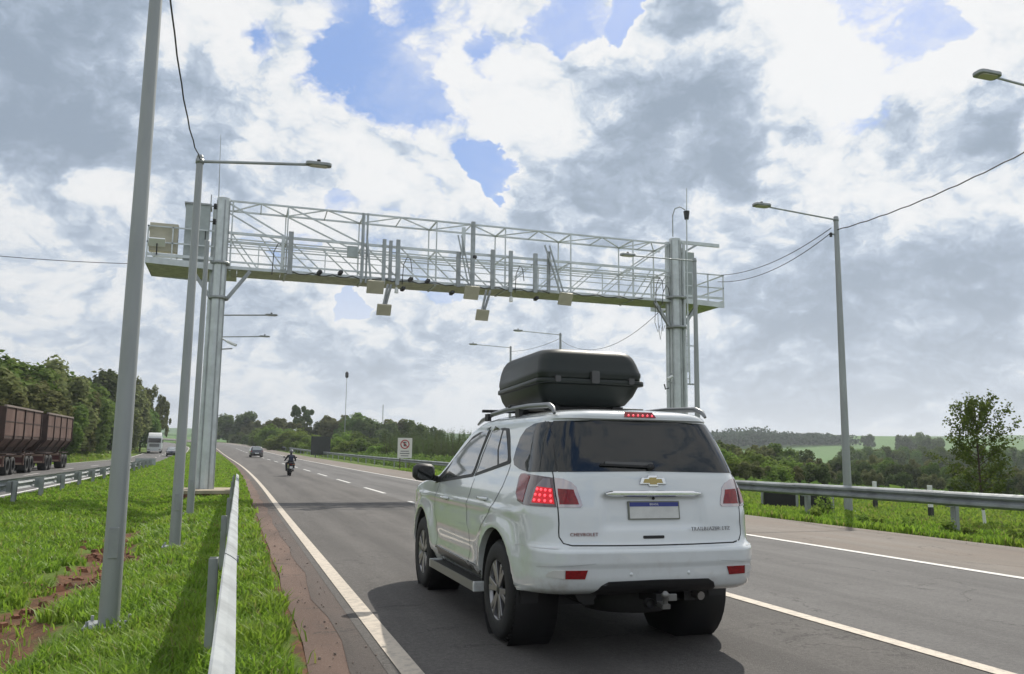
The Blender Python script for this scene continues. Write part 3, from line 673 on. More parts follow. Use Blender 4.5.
for X, z0, z1, w, m in ((4.88, 7.75, 9.45, .13, GALV), (5.12, 7.9, 9.42, .12, GALV_D), (5.40, 7.75, 9.48, .14, GALV), (1.50, 7.85, 9.42, .17, GALV_D), (8.30, 7.9, 10.46, .15, GALV), (7.92, 9.1, 10.2, .13, GALV_L),
        (7.74, 7.85, 9.2, .15, GALV_D), (9.10, 7.85, 9.42, .14, GALV_D), (9.84, 7.8, 9.44, .14, GALV), (10.86, 7.85, 9.42, .15, GALV), (11.42, 7.9, 9.55, .12, GALV_D), (1.22, 8.0, 9.2, .09, GALV_L)):
    post(X, z0, z1, w, -.17, m)
for X, z in ((5.38, 7.52), (9.86, 7.50)):
    MB().tube([(X, GY-.2, z+.3), (X, GY-.2, z+.1)], .02, 6).build('camera_stem', GALV_D, gan)
    MB().tube([(X, GY-.2, z+.12), (X, GY-.2, z-.08)], [.06, .075], 10).build('dome_camera', WHITE_PAINT, gan)
for X, z in ((3.3, 8.05), (5.62, 7.62), (5.9, 8.0), (6.55, 7.98), (7.5, 7.6), (10.9, 7.62), (8.35, 9.05), (2.55, 8.0)):
    MB().box((X, GY-.18, z), (.13, .22, .11), rz=.3, rx=-.3).build('camera', DARK, gan, bevel=.01)
MB().box((3.72, GY-.1, 8.88), (.38, .18, .42)).build('junction_box', mat('cabinet_grey', (.4, .44, .43)), gan, bevel=.01)
for (X, zt) in ((1.05, 9.0), (5.75, 8.9), (10.2, 8.9), (16.3, 8.9), (16.6, 8.6)):
    MB().tube([(X-.15, GY-.12, 7.8), (X-.12, GY-.14, zt-.35), (X+.02, GY-.15, zt-.03), (X+.15, GY-.12, zt-.12), (X+.22, GY-.1, zt-.6)], .016, 5).build('cable_loop', CABLE, gan)
for (X0, X1) in ((1.6, 4.0), (4.2, 7.6), (8.5, 11.5), (12.2, 15.6)):
    MB().tube([(X0+(X1-X0)*k/10, GY-.075, 7.93+.05*math.sin(k*2.1+X0)) for k in range(11)], .018, 5).build('cable_run', CABLE, gan)
for dx in (0, .12, -.1):
    MB().tube([(16.25+dx, GY-.1, 7.7), (16.25+dx*1.5, GY-.12, 7.0), (16.35+dx, GY-.1, 6.3+abs(dx)*3), (16.45+dx, GY-.1, 6.9)], .012, 5).build('cable_loop', CABLE, gan)
# masts, arm and ladder
MB().tube([(-1.05, GY+.1, 10.3), (-1.12, GY+.1, 12.85)], [.02, .008], 6).build('whip_antenna', GALV_D, gan)
MB().tube([(17.5, GY-.3, 5.0), (17.55, GY-.3, 11.4), (17.58, GY-.3, 12.8)], [.03, .03, .018], 8).build('mast', GALV_L, gan)
MB().tube([(17.55, GY-.3, 11.45), (17.55, GY-.3, 11.80)], [.09, .13], 12).build('beacon', DARK, gan)
MB().tube([(17.0, GY-.1, 10.7), (17.0, GY-.1, 11.6), (17.08, GY-.15, 11.9), (17.3, GY-.2, 12.0), (17.5, GY-.3, 11.85)], .025, 8).build('goose_neck_conduit', GALV, gan)
MB().beam((17.3, GY, 10.52), (19.25, GY, 10.52), .10, .14).build('outrigger_arm', GALV_L, gan)
MB().beam((17.4, GY, 10.0), (18.2, GY, 10.48), .08, .08).build('outrigger_brace', GALV, gan)
MB().box((17.95, GY+.5, 9.1), (.5, .5, 2.2)).build('equipment_cabinet', mat('cabinet_grey', (.4, .44, .43)), gan, bevel=.01)
lad = []
for X in (17.72, 18.02, 18.38): MB().beam((X, GY+.5, 4.55), (X, GY+.5, 7.7), .05).build('ladder_rail', GALV_L, gan)
MB().beam((17.7, GY+.5, 4.57), (18.4, GY+.5, 4.57), .06).build('ladder_cage', GALV, gan)
MB().beam((17.7, GY+.5, 6.2), (18.4, GY+.5, 6.2), .04).build('ladder_cage', GALV, gan)
for z in np.arange(4.8, 7.7, .3): MB().beam((17.72, GY+.5, z), (18.02, GY+.5, z), .025).build('ladder_rung', GALV, gan)
# camera brackets on both columns
def col_cam(X, z, d):
    MB().beam((X, GY-.2, z-.12), (X+d*.35, GY-.55, z-.12), .04).build('camera_bracket', GALV_D, gan)
    MB().beam((X, GY-.2, z+.25), (X+d*.35, GY-.5, z+.02), .04).build('camera_bracket', GALV_D, gan)
    MB().tube([(X+d*.18, GY-.55, z+.12), (X+d*.48, GY-.70, z-.02)], .05, 10).build('camera', WHITE_PAINT, gan)
col_cam(XL+.2, 5.15, 1); col_cam(XR-.35, 4.65, -1)
MB().tube([(16.6, GY-.3, 4.3), (16.45, GY-.3, 4.25), (16.4, GY-.3, 4.45)], .03, 6).build('cable_loop', CABLE, gan)
# footings
ft = MB().box((0, 0, 0), (1.9, 2.6, .12)).build('concrete_footing', CONC, bevel=.02); ft.location = (-.75, GY-.1, .20)
tag(ft, 'sandy concrete pad under the left gantry column, brown at its side', 'footing')
MB().box((0, 0, -.26), (1.84, 2.54, .40)).build('footing_side', BRICK, ft)
f2 = MB().box((0, 0, 0), (2.1, 2.1, .3)).build('concrete_footing', CONC, bevel=.02); f2.location = (XR, GY+.15, gz(XR, GY)+.05)
tag(f2, 'concrete pad under the right gantry column behind the car', 'footing')

# ------------------------------------------------------------------ small roadside things
def near_post(X, Y, h, label):
    z = gz(X, Y); t = thing('stake', label, 'stake', (X, Y, z))
    MB().box((0, 0, h*.68), (.10, .10, h*.64)).build('white_top', WHITE_PAINT, t, bevel=.006)
    MB().box((0, 0, .12), (.11, .11, .44)).build('black_foot', DARK, t)
near_post(20.4, 23.6, .95, 'white stake with black foot beyond the right guardrail, just right of the lamp pole')
near_post(18.75, 19.5, .95, 'white stake with black foot beyond the right guardrail, nearer the sapling')
bx = thing('black_board', 'low black board on the grass behind the right guardrail beside the lamp pole', 'board', (17.3, 23.45, gz(17.3, 23.45)), rz=math.atan2(-1.76, 1.15))
for s in (-.62, .52):
    MB().box((s, 0, .30), (1.08 if s < 0 else .98, .10, .60)).build('board_panel', mat('black_board_paint', (.012, .012, .013), .7, var=.2), bx, bevel=.008)
for s in (-1.2, -.04, 1.08): MB().box((s, -.07, .36), (.07, .06, .8)).build('board_post', GALV_D, bx)
# dark panel beyond the far guardrail
dp = thing('dark_sign_back', 'dark square sign back among the bushes beyond the far guardrail', 'sign', (11.9, 128, gz(11.9, 128)))
MB().box((0, 0, 1.75), (2.8, .08, 2.7)).build('sign_panel', mat('dark_sign_paint', (.03, .035, .03), .6, var=.3), dp, bevel=.01)
for s in (-.7, .7): MB().box((s, .09, .7), (.10, .10, 1.6)).build('post', DARK, dp)
# white regulatory sign
sg = thing('road_sign', 'white rectangular sign with a red ringed crossed symbol and three lines of text', 'sign', (14.1, 74, gz(14.1, 74)), rz=-.19)
sz0 = .95
MB().box((0, 0, sz0+.9), (1.25, .03, 1.75)).build('sign_panel', mat('sign_white', (.72, .70, .66), .5, var=.06), sg)
for s in (-.4, .4): MB().box((s, .06, .8), (.08, .08, 2.0)).build('post', mat('wood_post', (.10, .06, .04), .8), sg)
SRED = mat('sign_red', (.42, .04, .04), .5); SBLK = mat('sign_black', (.03, .03, .03), .5)
MB().lathe([(-.02, .31), (-.03, .31), (-.03, .40), (-.02, .40)], (0, 0, sz0+1.22), 'Y', 28).build('red_ring', SRED, sg)
MB().beam((-.24, -.026, sz0+1.45), (.24, -.026, sz0+.99), .014, .07, up=(0, 0, 1)).build('slash', SRED, sg)
text_part('E', .52, sg, 'symbol', SBLK, (0, -.018, sz0+1.22), (PI/2, 0, 0), .003, bold=.02)
for k, w in enumerate((.72, .84, .66)): MB().box((0, -.019, sz0+.62-.2*k), (w, .008, .055)).build('text_line', SBLK, sg)

# ------------------------------------------------------------------ vehicles: bodies built as stacked plan outlines
def pchip(xs, ys, x):
    xs = np.array(xs, float); ys = np.array(ys, float); h = np.diff(xs); d = np.diff(ys)/h; m = np.zeros_like(ys)
    m[0], m[-1] = d[0], d[-1]
    for i in range(1, len(xs)-1):
        if d[i-1]*d[i] > 0: w1 = 2*h[i]+h[i-1]; w2 = h[i]+2*h[i-1]; m[i] = (w1+w2)/(w1/d[i-1]+w2/d[i])
    i = np.clip(np.searchsorted(xs, x)-1, 0, len(h)-1); t = (x-xs[i])/h[i]
    return (2*t**3-3*t**2+1)*ys[i]+(t**3-2*t**2+t)*h[i]*m[i]+(-2*t**3+3*t**2)*ys[i+1]+(t**3-t**2)*h[i]*m[i+1]
class Body:
    """rows: (z, rear y, front y, half width). x right, y forward from the rear bumper."""
    def __init__(s, rows, crx=.22, cry=.30, cfx=.35, cfy=.35, bow=.07, fbow=.12, mid=2.4, tr=.035, tf=.05, disp=None, nx=22):
        s.rows = rows; s.crx, s.cry, s.cfx, s.cfy, s.bow, s.fbow, s.mid, s.tr, s.tf, s.disp, s.nx = crx, cry, cfx, cfy, bow, fbow, mid, tr, tf, disp, nx
        s.z0, s.z1 = rows[0][0], rows[-1][0]; s.cache = {}
        z = [r[0] for r in rows]; s.R = lambda v, k: float(pchip(z, [r[k] for r in rows], v))
    def half(s, z):
        key = round(z, 5)
        if key in s.cache: return s.cache[key]
        r, f, w = s.R(z, 1), s.R(z, 2), s.R(z, 3)
        L = f-r; crx = min(s.crx, w*.5); cry = min(s.cry, L*.3); cfx = min(s.cfx, w*.5); cfy = min(s.cfy, L*.3)
        bow, fbow = s.bow*w/.9, s.fbow*w/.9; pts = []
        n = s.nx
        for i in range(n): x = (w-crx)*i/n; pts.append((x, r+bow*(x/w)**2))
        yb = r+bow*((w-crx)/w)**2
        for i in range(12):
            a = PI/2*i/12; pts.append((w-crx+crx*math.sin(a), yb+cry*(1-math.cos(a))))
        ya = yb+cry; yf = f-fbow*((w-cfx)/w)**2-cfy
        for i in range(44): pts.append((w, ya+(yf-ya)*i/44))
        for i in range(9):
            a = PI/2*i/8; pts.append((w-cfx+cfx*math.cos(a), yf+cfy*math.sin(a)))
        for i in range(1, 9): x = (w-cfx)*(1-i/8); pts.append((x, f-fbow*(x/w)**2))
        P = np.array(pts); yy = P[:, 1]
        k = np.where(yy < s.mid, 1-s.tr*np.clip((s.mid-yy)/s.mid, 0, 1.2)**2.2, 1-s.tf*np.clip((yy-s.mid)/s.mid, 0, 1.3)**2.2)
        P[:, 0] *= k
        if s.disp:
            P = np.array([s.disp(x, y, z, w) for x, y in P])
        s.cache[key] = P; return P
    def cum(s, z):
        P = s.half(z); d = np.r_[0, np.cumsum(np.hypot(np.diff(P[:, 0]), np.diff(P[:, 1])))]; return P, d
    def pos(s, sv, z):
        sg = 1 if sv >= 0 else -1; P, d = s.cum(min(max(z, s.z0), s.z1)); a = abs(sv)
        if a > d[-1]: a = 2*d[-1]-a; sg = -sg      # past the middle of the front face: the other side
        return Vector((sg*np.interp(a, d, P[:, 0]), np.interp(a, d, P[:, 1]), z))
    def nrm(s, sv, z):
        e = .012; a = s.pos(sv+e, z)-s.pos(sv-e, z); b = s.pos(sv, z+e)-s.pos(sv, z-e)
        n = a.cross(b); 
        return n.normalized() if n.length > 0 else Vector((0, 0, 1))
    def S(s, kind, v, z):
        P, d = s.cum(min(max(z, s.z0), s.z1))
        if kind == 'x': k = s.nx+10; return math.copysign(float(np.interp(abs(v), P[:k, 0], d[:k])), v)
        if kind == 'y': k = len(P)-17; return float(np.interp(v, np.maximum.accumulate(P[:k, 1]), d[:k]))
        k0 = s.nx+12+44; a = float(np.interp(-abs(v), -P[k0:, 0], d[k0:])); return a if v >= 0 else 2*d[-1]-a   # 'f': x on the front face
    def mesh(s, name, m, dz=.018, cuts=()):
        b = MB(); zs = np.unique(np.round(np.concatenate([np.arange(s.z0, s.z1, dz), [r[0] for r in s.rows], [s.z1]]), 4)); rows = []
        for z in zs:
            P = s.half(float(z)); full = [(x, y) for x, y in P] + [(-x, y) for x, y in P[1:-1][::-1]]; rows.append(full)
        n = len(rows[0]); vs = [(x, y, z) for z, r in zip(zs, rows) for x, y in r]
        fs = [(i*n+k, i*n+(k+1) % n, (i+1)*n+(k+1) % n, (i+1)*n+k) for i in range(len(zs)-1) for k in range(n)]
        b.add(vs, fs, 0, True); b.f.append(tuple(range(n))[::-1]); b.m.append(0); b.sm.append(True)
        b.f.append(tuple((len(zs)-1)*n+k for k in range(n))); b.m.append(0); b.sm.append(True)
        me = b.mesh(name, m)
        if cuts:
            o = bpy.data.objects.new('tmp', me); COL.objects.link(o); cs = []
            for (y, z, r, xi) in cuts:
                for sg in (1, -1):
                    c = MB().lathe([(sg*xi, 0.001), (sg*xi, r), (sg*1.4, r), (sg*1.4, .001)], (0, y, z), 'X', 40); co = c.build('tmpc', m); cs.append(co)
                    md = o.modifiers.new('b', 'BOOLEAN'); md.operation = 'DIFFERENCE'; md.object = co; md.solver = 'EXACT'
            me2 = bpy.data.meshes.new_from_object(o.evaluated_get(bpy.context.evaluated_depsgraph_get())); me2.name = name
            for c in cs: bpy.data.objects.remove(c)
            bpy.data.objects.remove(o); me = me2
            me.polygons.foreach_set('use_smooth', [True]*len(me.polygons)); split_sharp(me, 42)
        return me
    def patch(s, poly, name, m, parent, off=.004, rim=.012, both=False, ds=.05, dz=.035, dome=0):
        """poly: list of (kind, value, z) -> a thin shell of that outline lying on the body; both mirrors it"""
        outs = []
        for sg in ((1, -1) if both else (1,)):
            pts = []
            for p in poly:
                k, v, z = p
                sv = s.S(k, v, z); pts.append((sv*sg, z))
            bm = bmesh.new(); vs = [bm.verts.new((a, b, 0)) for a, b in pts]; bm.faces.new(vs)
            a0, a1 = min(p[0] for p in pts), max(p[0] for p in pts); b0, b1 = min(p[1] for p in pts), max(p[1] for p in pts)
            for i in range(1, int((a1-a0)/ds)+1): bmesh.ops.bisect_plane(bm, geom=bm.verts[:]+bm.edges[:]+bm.faces[:], plane_co=(a0+i*ds, 0, 0), plane_no=(1, 0, 0))
            for i in range(1, int((b1-b0)/dz)+1): bmesh.ops.bisect_plane(bm, geom=bm.verts[:]+bm.edges[:]+bm.faces[:], plane_co=(0, b0+i*dz, 0), plane_no=(0, 1, 0))
            bmesh.ops.triangulate(bm, faces=[f for f in bm.faces if len(f.verts) > 4])
            bd = [e for e in bm.edges if e.is_boundary]; r = bmesh.ops.extrude_edge_only(bm, edges=bd)
            low = set(v for v in r['geom'] if isinstance(v, bmesh.types.BMVert))
            cx, cz = (a0+a1)/2, (b0+b1)/2
            newco = {}
            for v in bm.verts:
                sv, z = v.co.x, v.co.y; n = s.nrm(sv, z)
                if n.dot(s.pos(sv, z)-Vector((0, s.mid, z))) < 0: n = -n
                o = (off-rim) if v in low else off
                if dome and v not in low: o += dome*max(0, 1-((sv-cx)/((a1-a0)/2+1e-6))**2)*max(0, 1-((z-cz)/((b1-b0)/2+1e-6))**2)
                newco[v] = s.pos(sv, z)+n*o
            for v, c in newco.items(): v.co = c
            bmesh.ops.recalc_face_normals(bm, faces=bm.faces)
            for f in bm.faces: f.smooth = not any(v in low for v in f.verts)
            bmesh.ops.split_edges(bm, edges=[e for e in bd if e.is_valid])
            me = bpy.data.meshes.new(name); bm.to_mesh(me); bm.free(); me.materials.append(m)
            outs.append(link(name, me, parent))
        return outs
    def ribbon(s, path, w, name, m, parent, off=.0015, both=False, closed=False):
        for sg in ((1, -1) if both else (1,)):
            pts = [(s.S(k, v, z)*sg, z) for k, v, z in path]
            if closed: pts.append(pts[0])
            dense = []
            for a, b in zip(pts[:-1], pts[1:]):
                n = max(1, int(math.hypot(b[0]-a[0], b[1]-a[1])/.03))
                dense += [(a[0]+(b[0]-a[0])*i/n, a[1]+(b[1]-a[1])*i/n) for i in range(n)]
            dense.append(pts[-1]); vs = []
            for i, (a, z) in enumerate(dense):
                p, q = dense[max(i-1, 0)], dense[min(i+1, len(dense)-1)]; dx, dy = q[0]-p[0], q[1]-p[1]; L = math.hypot(dx, dy) or 1
                nx, ny = -dy/L*w/2, dx/L*w/2
                for t in (1, -1):
                    sv, zz = a+nx*t, z+ny*t; n = s.nrm(sv, zz)
                    if n.dot(s.pos(sv, zz)-Vector((0, s.mid, zz))) < 0: n = -n
                    vs.append(s.pos(sv, zz)+n*off)
            MB().add(vs, [(2*i, 2*i+2, 2*i+3, 2*i+1) for i in range(len(dense)-1)], 0, True).build(name, m, parent)

def car_paint(name, col, flake=0.0, rough=.20):
    m = bpy.data.materials.new(name); m.use_nodes = True; T = NT(m.node_tree); b = T.n['Principled BSDF']
    tc = T.node('ShaderNodeTexCoord').outputs['Object']
    dirt = T.smooth(T.noise(tc, 5, 8, .7), .45, .8)
    sep = T.node('ShaderNodeSeparateXYZ'); T.set(sep.inputs[0], tc)
    low = T.smooth(sep.outputs[2], .9, .35)
    c = T.mix(T.math('MULTIPLY', dirt, T.math('ADD', .06, T.math('MULTIPLY', low, .6))), col, (.30, .24, .19))
    T.set(b.inputs['Base Color'], c); b.inputs['Roughness'].default_value = rough; b.inputs['Metallic'].default_value = flake
    b.inputs['Coat Weight'].default_value = 1.0; b.inputs['Coat Roughness'].default_value = .02; b.inputs['Coat IOR'].default_value = 1.6
    bn = T.node('ShaderNodeBump'); bn.inputs['Distance'].default_value = 0.0006; T.set(bn.inputs['Height'], T.noise(tc, 6, 2, .5)); T.l.new(bn.outputs[0], b.inputs['Normal'])
    return m
PAINT_W = car_paint('white_car_paint', (.64, .675, .68))
GLASS = mat('tinted_glass', (.010, .012, .012), .015, spec=.55)
GLASS_L = mat('lighter_side_glass', (.05, .055, .05), .03, coat=1.0, spec=.9)
TRIM = mat('black_trim', (.016, .016, .017), .55, var=.2)
GAPM = mat('panel_gap', (.02, .02, .02), .8)
CHROME = mat('chrome', (.75, .76, .78), .08, 1.0)
LAMP_R = mat('red_lens', (.26, .003, .006), .10, coat=.6, col2=(.15, .002, .004), vscale=45, spec=.3)
LAMP_C = mat('clear_lens', (.50, .45, .45), .12, .4, coat=.5)
LAMP_G = mat('smoked_lens', (.09, .055, .06), .15, coat=1.0)
LED = mat('lit_red_led', (.8, .05, .06), .3, emit=(1.0, .12, .16), estr=1.1)
LEDBG = mat('lit_red_lamp', (.45, .012, .02), .2, emit=(1.0, .01, .02), estr=.28)
RIM = mat('grey_alloy', (.30, .30, .31), .3, .8); RIM_D = mat('dark_alloy', (.05, .05, .055), .35, .6)

def wheel(parent, x, y, r, w, side, rimr=None, spokes=6, detail=True, name='wheel'):
    """an Empty-free wheel: tyre mesh with rim and spokes under it; axle along x"""
    rr = rimr or r*.62
    t = MB().lathe([(-w/2, rr), (-w/2, r*.90), (-w*.46, r*.945), (-w*.40, r*.972), (-w*.30, r*.99), (w*.30, r*.99), (w*.40, r*.972), (w*.46, r*.945), (w/2, r*.90), (w/2, rr*1.05), (w*.46, rr*.98), (w*.30, rr*.96)], n=36 if detail else 16)
    if detail:
        for k in range(44):
            a = 2*PI*k/44
            for sx in (-1, 1): t.box((sx*w*.22, (r*.992)*math.cos(a), (r*.992)*math.sin(a)), (w*.24, .026, .018), rx=a-PI/2+.0)
    o = t.build(name, RUBBER, parent); o.location = (x, y, r); o.rotation_euler = (random.uniform(0, 1), 0, 0)
    if side < 0: o.rotation_euler = (o.rotation_euler[0], 0, PI)
    MB().lathe([(-w*.2, rr*.97), (w*.12, rr*.95), (w*.10, .02)], n=24).build('rim_dish', RIM_D, o)
    if detail:
        MB().lathe([(w*.30, rr*.93), (w*.44, rr*.95), (w*.455, rr), (w*.40, rr*1.01)], n=36).build('rim', RIM, o)
        for k in range(spokes):
            a = 2*PI*k/spokes
            b = MB()
            for da in (-.16, .16):
                p = (w*.36, .10*r*math.cos(a), .10*r*math.sin(a)); q = (w*.40, rr*.95*math.cos(a+da), rr*.95*math.sin(a+da))
                b.beam(p, q, .042*r/.38, .032, up=(1, 0, 0))
            b.build('spoke', RIM, o, bevel=.004)
        MB().lathe([(w*.34, r*.17), (w*.42, r*.15), (w*.43, .001)], n=16).build('hub_cap', RIM_D, o)
    else: MB().lathe([(w*.14, rr*.9), (w*.2, rr*.55), (w*.22, .01)], n=12).build('hub_cap', RIM, o)
    return o

# ------------------------------------------------------------------ the white SUV
WR = .385; AX = (1.07, 3.915)
def suv_disp(x, y, z, w):
    # flared arches
    for ya in AX:
        d = math.hypot(y-ya, z-.40)
        if x > w*.7 and z < 1.15: x += .030*math.exp(-((d-.50)/.10)**2)
    if x > w*.8:   # shoulder crease and door tuck
        x += .012*math.exp(-((z-1.02)/.035)**2)*(1 if .6 < y < 4.2 else 0)
        if 1.6 < y < 3.4 : x -= .018*math.exp(-((z-.62)/.10)**2)*min(1, (y-1.6)/.2)*min(1, (3.4-y)/.2)
    # recess round the number plate
    if y < .4 and x < .55:
        k = 1/(1+math.exp((x-.40)/.010)); k *= 1/(1+math.exp(-(z-.935)/.008))*1/(1+math.exp((z-1.165)/.006))
        y += .032*k
    return (x, y)
SUV_ROWS = [(.37, 1.05, 4.45, .84), (.43, .55, 4.74, .875), (.475, .13, 4.82, .905), (.52, .045, 4.85, .918), (.60, .015, 4.87, .925), (.66, .012, 4.87, .928), (.70, .0, 4.88, .93), (.775, .0, 4.88, .93), (.795, .015, 4.88, .93),
    (.815, .055, 4.88, .93), (.84, .070, 4.88, .93), (.92, .080, 4.87, .93), (1.02, .085, 4.83, .93), (1.08, .092, 4.74, .925), (1.12, .10, 4.58, .917), (1.16, .108, 4.32, .907), (1.20, .115, 3.98, .895),
    (1.245, .125, 3.66, .880), (1.29, .135, 3.56, .865), (1.33, .150, 3.48, .850), (1.45, .205, 3.24, .818), (1.60, .285, 2.95, .775), (1.69, .335, 2.76, .742), (1.725, .350, 2.66, .722), (1.738, .325, 2.62, .712), (1.76, .325, 2.52, .692), (1.79, .36, 2.32, .64), (1.812, .46, 2.1, .55), (1.826, .62, 1.95, .42), (1.832, .85, 1.8, .25)]
def build_suv():
    B = Body(SUV_ROWS, crx=.24, cry=.30, bow=.06, disp=suv_disp)
    t = thing('white_suv', 'white SUV seen from behind in the near lane with lit left tail lamp', 'car', (2.965, 5.63, .012))
    link('body', B.mesh('body', PAINT_W, cuts=[(AX[0], .40, .475, .55), (AX[1], .40, .475, .55)]), t)
    for ya in AX:
        for sg in (1, -1):
            MB().lathe([(sg*.56, .02), (sg*.56, .468), (sg*.90, .468)], (0, ya, .40), 'X', 32).build('arch_liner', TRIM, t)
    # glass
    B.patch([('x', -.712, 1.335), ('x', 0, 1.345), ('x', .712, 1.335), ('x', .703, 1.50), ('x', .678, 1.68), ('x', .655, 1.715), ('x', .3, 1.728), ('x', 0, 1.73), ('x', -.3, 1.728), ('x', -.655, 1.715), ('x', -.678, 1.68), ('x', -.703, 1.50)], 'rear_window', GLASS, t, off=.005)
    B.patch([('x', .722, 1.335), ('y', .55, 1.328), ('y', .75, 1.345), ('y', .90, 1.375), ('y', .955, 1.42), ('y', .955, 1.50), ('y', .93, 1.60), ('y', .86, 1.665), ('y', .70, 1.70), ('x', .678, 1.712), ('x', .690, 1.60), ('x', .712, 1.45)], 'quarter_window', GLASS, t, off=.005, both=True)
    B.patch([('x', .665, 1.338), ('x', .745, 1.338), ('x', .715, 1.55), ('x', .68, 1.708), ('x', .635, 1.708), ('x', .66, 1.55)], 'pillar_trim', TRIM, t, off=.0028, both=True)
    def sidewin(poly, nm, m): return B.patch([('y', a, z) for a, z in poly], nm, m, t, off=.004, both=True)
    sidewin([(1.02, 1.385), (1.93, 1.262), (1.93, 1.272), (1.88, 1.45), (1.79, 1.675), (1.45, 1.690), (1.31, 1.680), (1.20, 1.60), (1.06, 1.45), (1.01, 1.405)], 'window_surround', TRIM)
    sidewin([(1.97, 1.257), (3.38, 1.155), (3.40, 1.18), (2.95, 1.43), (2.40, 1.630), (2.20, 1.668), (1.84, 1.682), (1.93, 1.45)], 'window_surround', TRIM)
    for poly, nm in (([(1.33, 1.37), (1.88, 1.292), (1.83, 1.45), (1.75, 1.712), (1.47, 1.665), (1.44, 1.50)], 'rear_side_window'), ([(1.09, 1.405), (1.29, 1.377), (1.40, 1.50), (1.43, 1.664), (1.36, 1.66), (1.24, 1.57), (1.10, 1.44)], 'rear_side_window'),
            ([(2.02, 1.28), (3.12, 1.20), (2.88, 1.40), (2.40, 1.595), (2.18, 1.64), (1.90, 1.712), (1.97, 1.45)], 'front_side_window')):
        for o in B.patch([('y', a, z) for a, z in poly], nm, GLASS_L, t, off=.0075, both=True): pass
    B.patch([('f', -.62, 1.27), ('f', .62, 1.27), ('f', .54, 1.64), ('f', -.54, 1.64)], 'windscreen', GLASS, t)
    # tail lamps: fender part and tailgate part
    B.patch([('x', .752, 1.085), ('x', .752, 1.292), ('y', .36, 1.305), ('y', .60, 1.318), ('y', .68, 1.312), ('y', .70, 1.28), ('y', .66, 1.16), ('y', .58, 1.11), ('y', .44, 1.088)], 'tail_lamp', LAMP_G, t, off=.006, both=True)
    B.patch([('x', -.742, 1.085), ('x', -.742, 1.292), ('x', -.69, 1.286), ('x', -.635, 1.262), ('x', -.60, 1.225), ('x', -.565, 1.10), ('x', -.58, 1.085)], 'tailgate_lamp', LAMP_C, t, off=.006)
    B.patch([('x', .742, 1.085), ('x', .742, 1.292), ('x', .69, 1.286), ('x', .635, 1.262), ('x', .60, 1.225), ('x', .565, 1.10), ('x', .58, 1.085)], 'tailgate_lamp', LAMP_C, t, off=.006)
    for sg in (-1, 1):
        B.patch([('x', sg*.732, 1.105), ('x', sg*.732, 1.215), ('x', sg*.625, 1.21), ('x', sg*.592, 1.105)], 'red_lens', LAMP_R, t, off=.009)
    for sg in (-1, 1):
        a = B.S('x', .70, 1.15)
        def pp(y0): return
    B.patch([('y', .46, 1.105), ('y', .46, 1.30), ('y', .60, 1.31), ('y', .675, 1.30), ('y', .64, 1.165), ('y', .57, 1.12)], 'red_lens', LAMP_R, t, off=.009, both=True)
    B.patch([('x', .767, 1.10), ('x', .767, 1.285), ('y', .29, 1.285), ('y', .34, 1.21), ('y', .34, 1.10)], 'clear_lens', mat('clear_lens_grey', (.20, .16, .17), .1, .3, coat=1), t, off=.0085, both=True)
    # lit block in the left lamp with its nine LEDs (mirrored side unlit lens)
    for sg, m in ((-1, LEDBG), (1, LAMP_R)):
        pts = [('x', .762, 1.105), ('x', .762, 1.215), ('y', .315, 1.225), ('y', .315, 1.11)]
        svs = [(B.S(k, v, z), z) for k, v, z in pts]
        bm = MB(); N = 6; g = []
        for i in range(N+1):
            for j in range(3):
                u, v = i/N, j/2
                sv = (svs[0][0]*(1-u)+svs[3][0]*u)*(1-v)+(svs[1][0]*(1-u)+svs[2][0]*u)*v; z = (svs[0][1]*(1-u)+svs[3][1]*u)*(1-v)+(svs[1][1]*(1-u)+svs[2][1]*u)*v
                n = B.nrm(sg*sv, z); n = n if n.y < 0 or n.x*sg > 0 else -n; g.append(B.pos(sg*sv, z)+n*.012)
        bm.add(g, [(i*3+j, (i+1)*3+j, (i+1)*3+j+1, i*3+j+1) for i in range(N) for j in range(2)], 0, True); bm.build('brake_lamp', m, t)
        if sg < 0:
            for i in range(4):
                for j in range(3):
                    u, v = (i+.5)/4, (j+.5)/3
                    sv = (svs[0][0]*(1-u)+svs[3][0]*u)*(1-v)+(svs[1][0]*(1-u)+svs[2][0]*u)*v; z = (svs[0][1]*(1-u)+svs[3][1]*u)*(1-v)+(svs[1][1]*(1-u)+svs[2][1]*u)*v; n = B.nrm(-sv, z); n = n if n.y < 0 else -n
                    p = B.pos(-sv, z)+n*.016
                    MB().lathe([(-.002, .011), (-.010, .007), (-.011, .001)], p, 'Y', 8).build('led', LED, t)
    # third brake lamp
    B.patch([('x', -.135, 1.752), ('x', .135, 1.752), ('x', .12, 1.785), ('x', -.12, 1.785)], 'high_brake_lamp', LAMP_R, t, off=.012)
    for i in range(6):
        p = B.pos(-.10+.04*i, 1.768); MB().lathe([(-.0, .009), (-.006, .006), (-.007, .001)], p+Vector((0, -.014, 0)), 'Y', 8).build('led', LED, t)
    # tailgate shut lines
    B.ribbon([('x', .735, 1.72), ('x', .752, 1.33), ('x', .745, 1.1), ('x', .742, .88), ('x', .715, .835), ('x', .655, .820), ('x', .30, .816), ('x', 0, .815), ('x', -.3, .816), ('x', -.655, .820), ('x', -.715, .835), ('x', -.742, .88), ('x', -.745, 1.1), ('x', -.745, 1.33), ('x', -.735, 1.72)], .009, 'shut_line', GAPM, t)
    B.ribbon([('x', .76, .80), ('y', .50, .80), ('y', .60, .78)], .004, 'shut_line', mat('soft_gap'), t, off=.002, both=True)
    B.ribbon([('y', 1.90, 1.24), ('y', 1.97, 1.0), ('y', 1.98, .50)], .008, 'shut_line', GAPM, t, both=True)
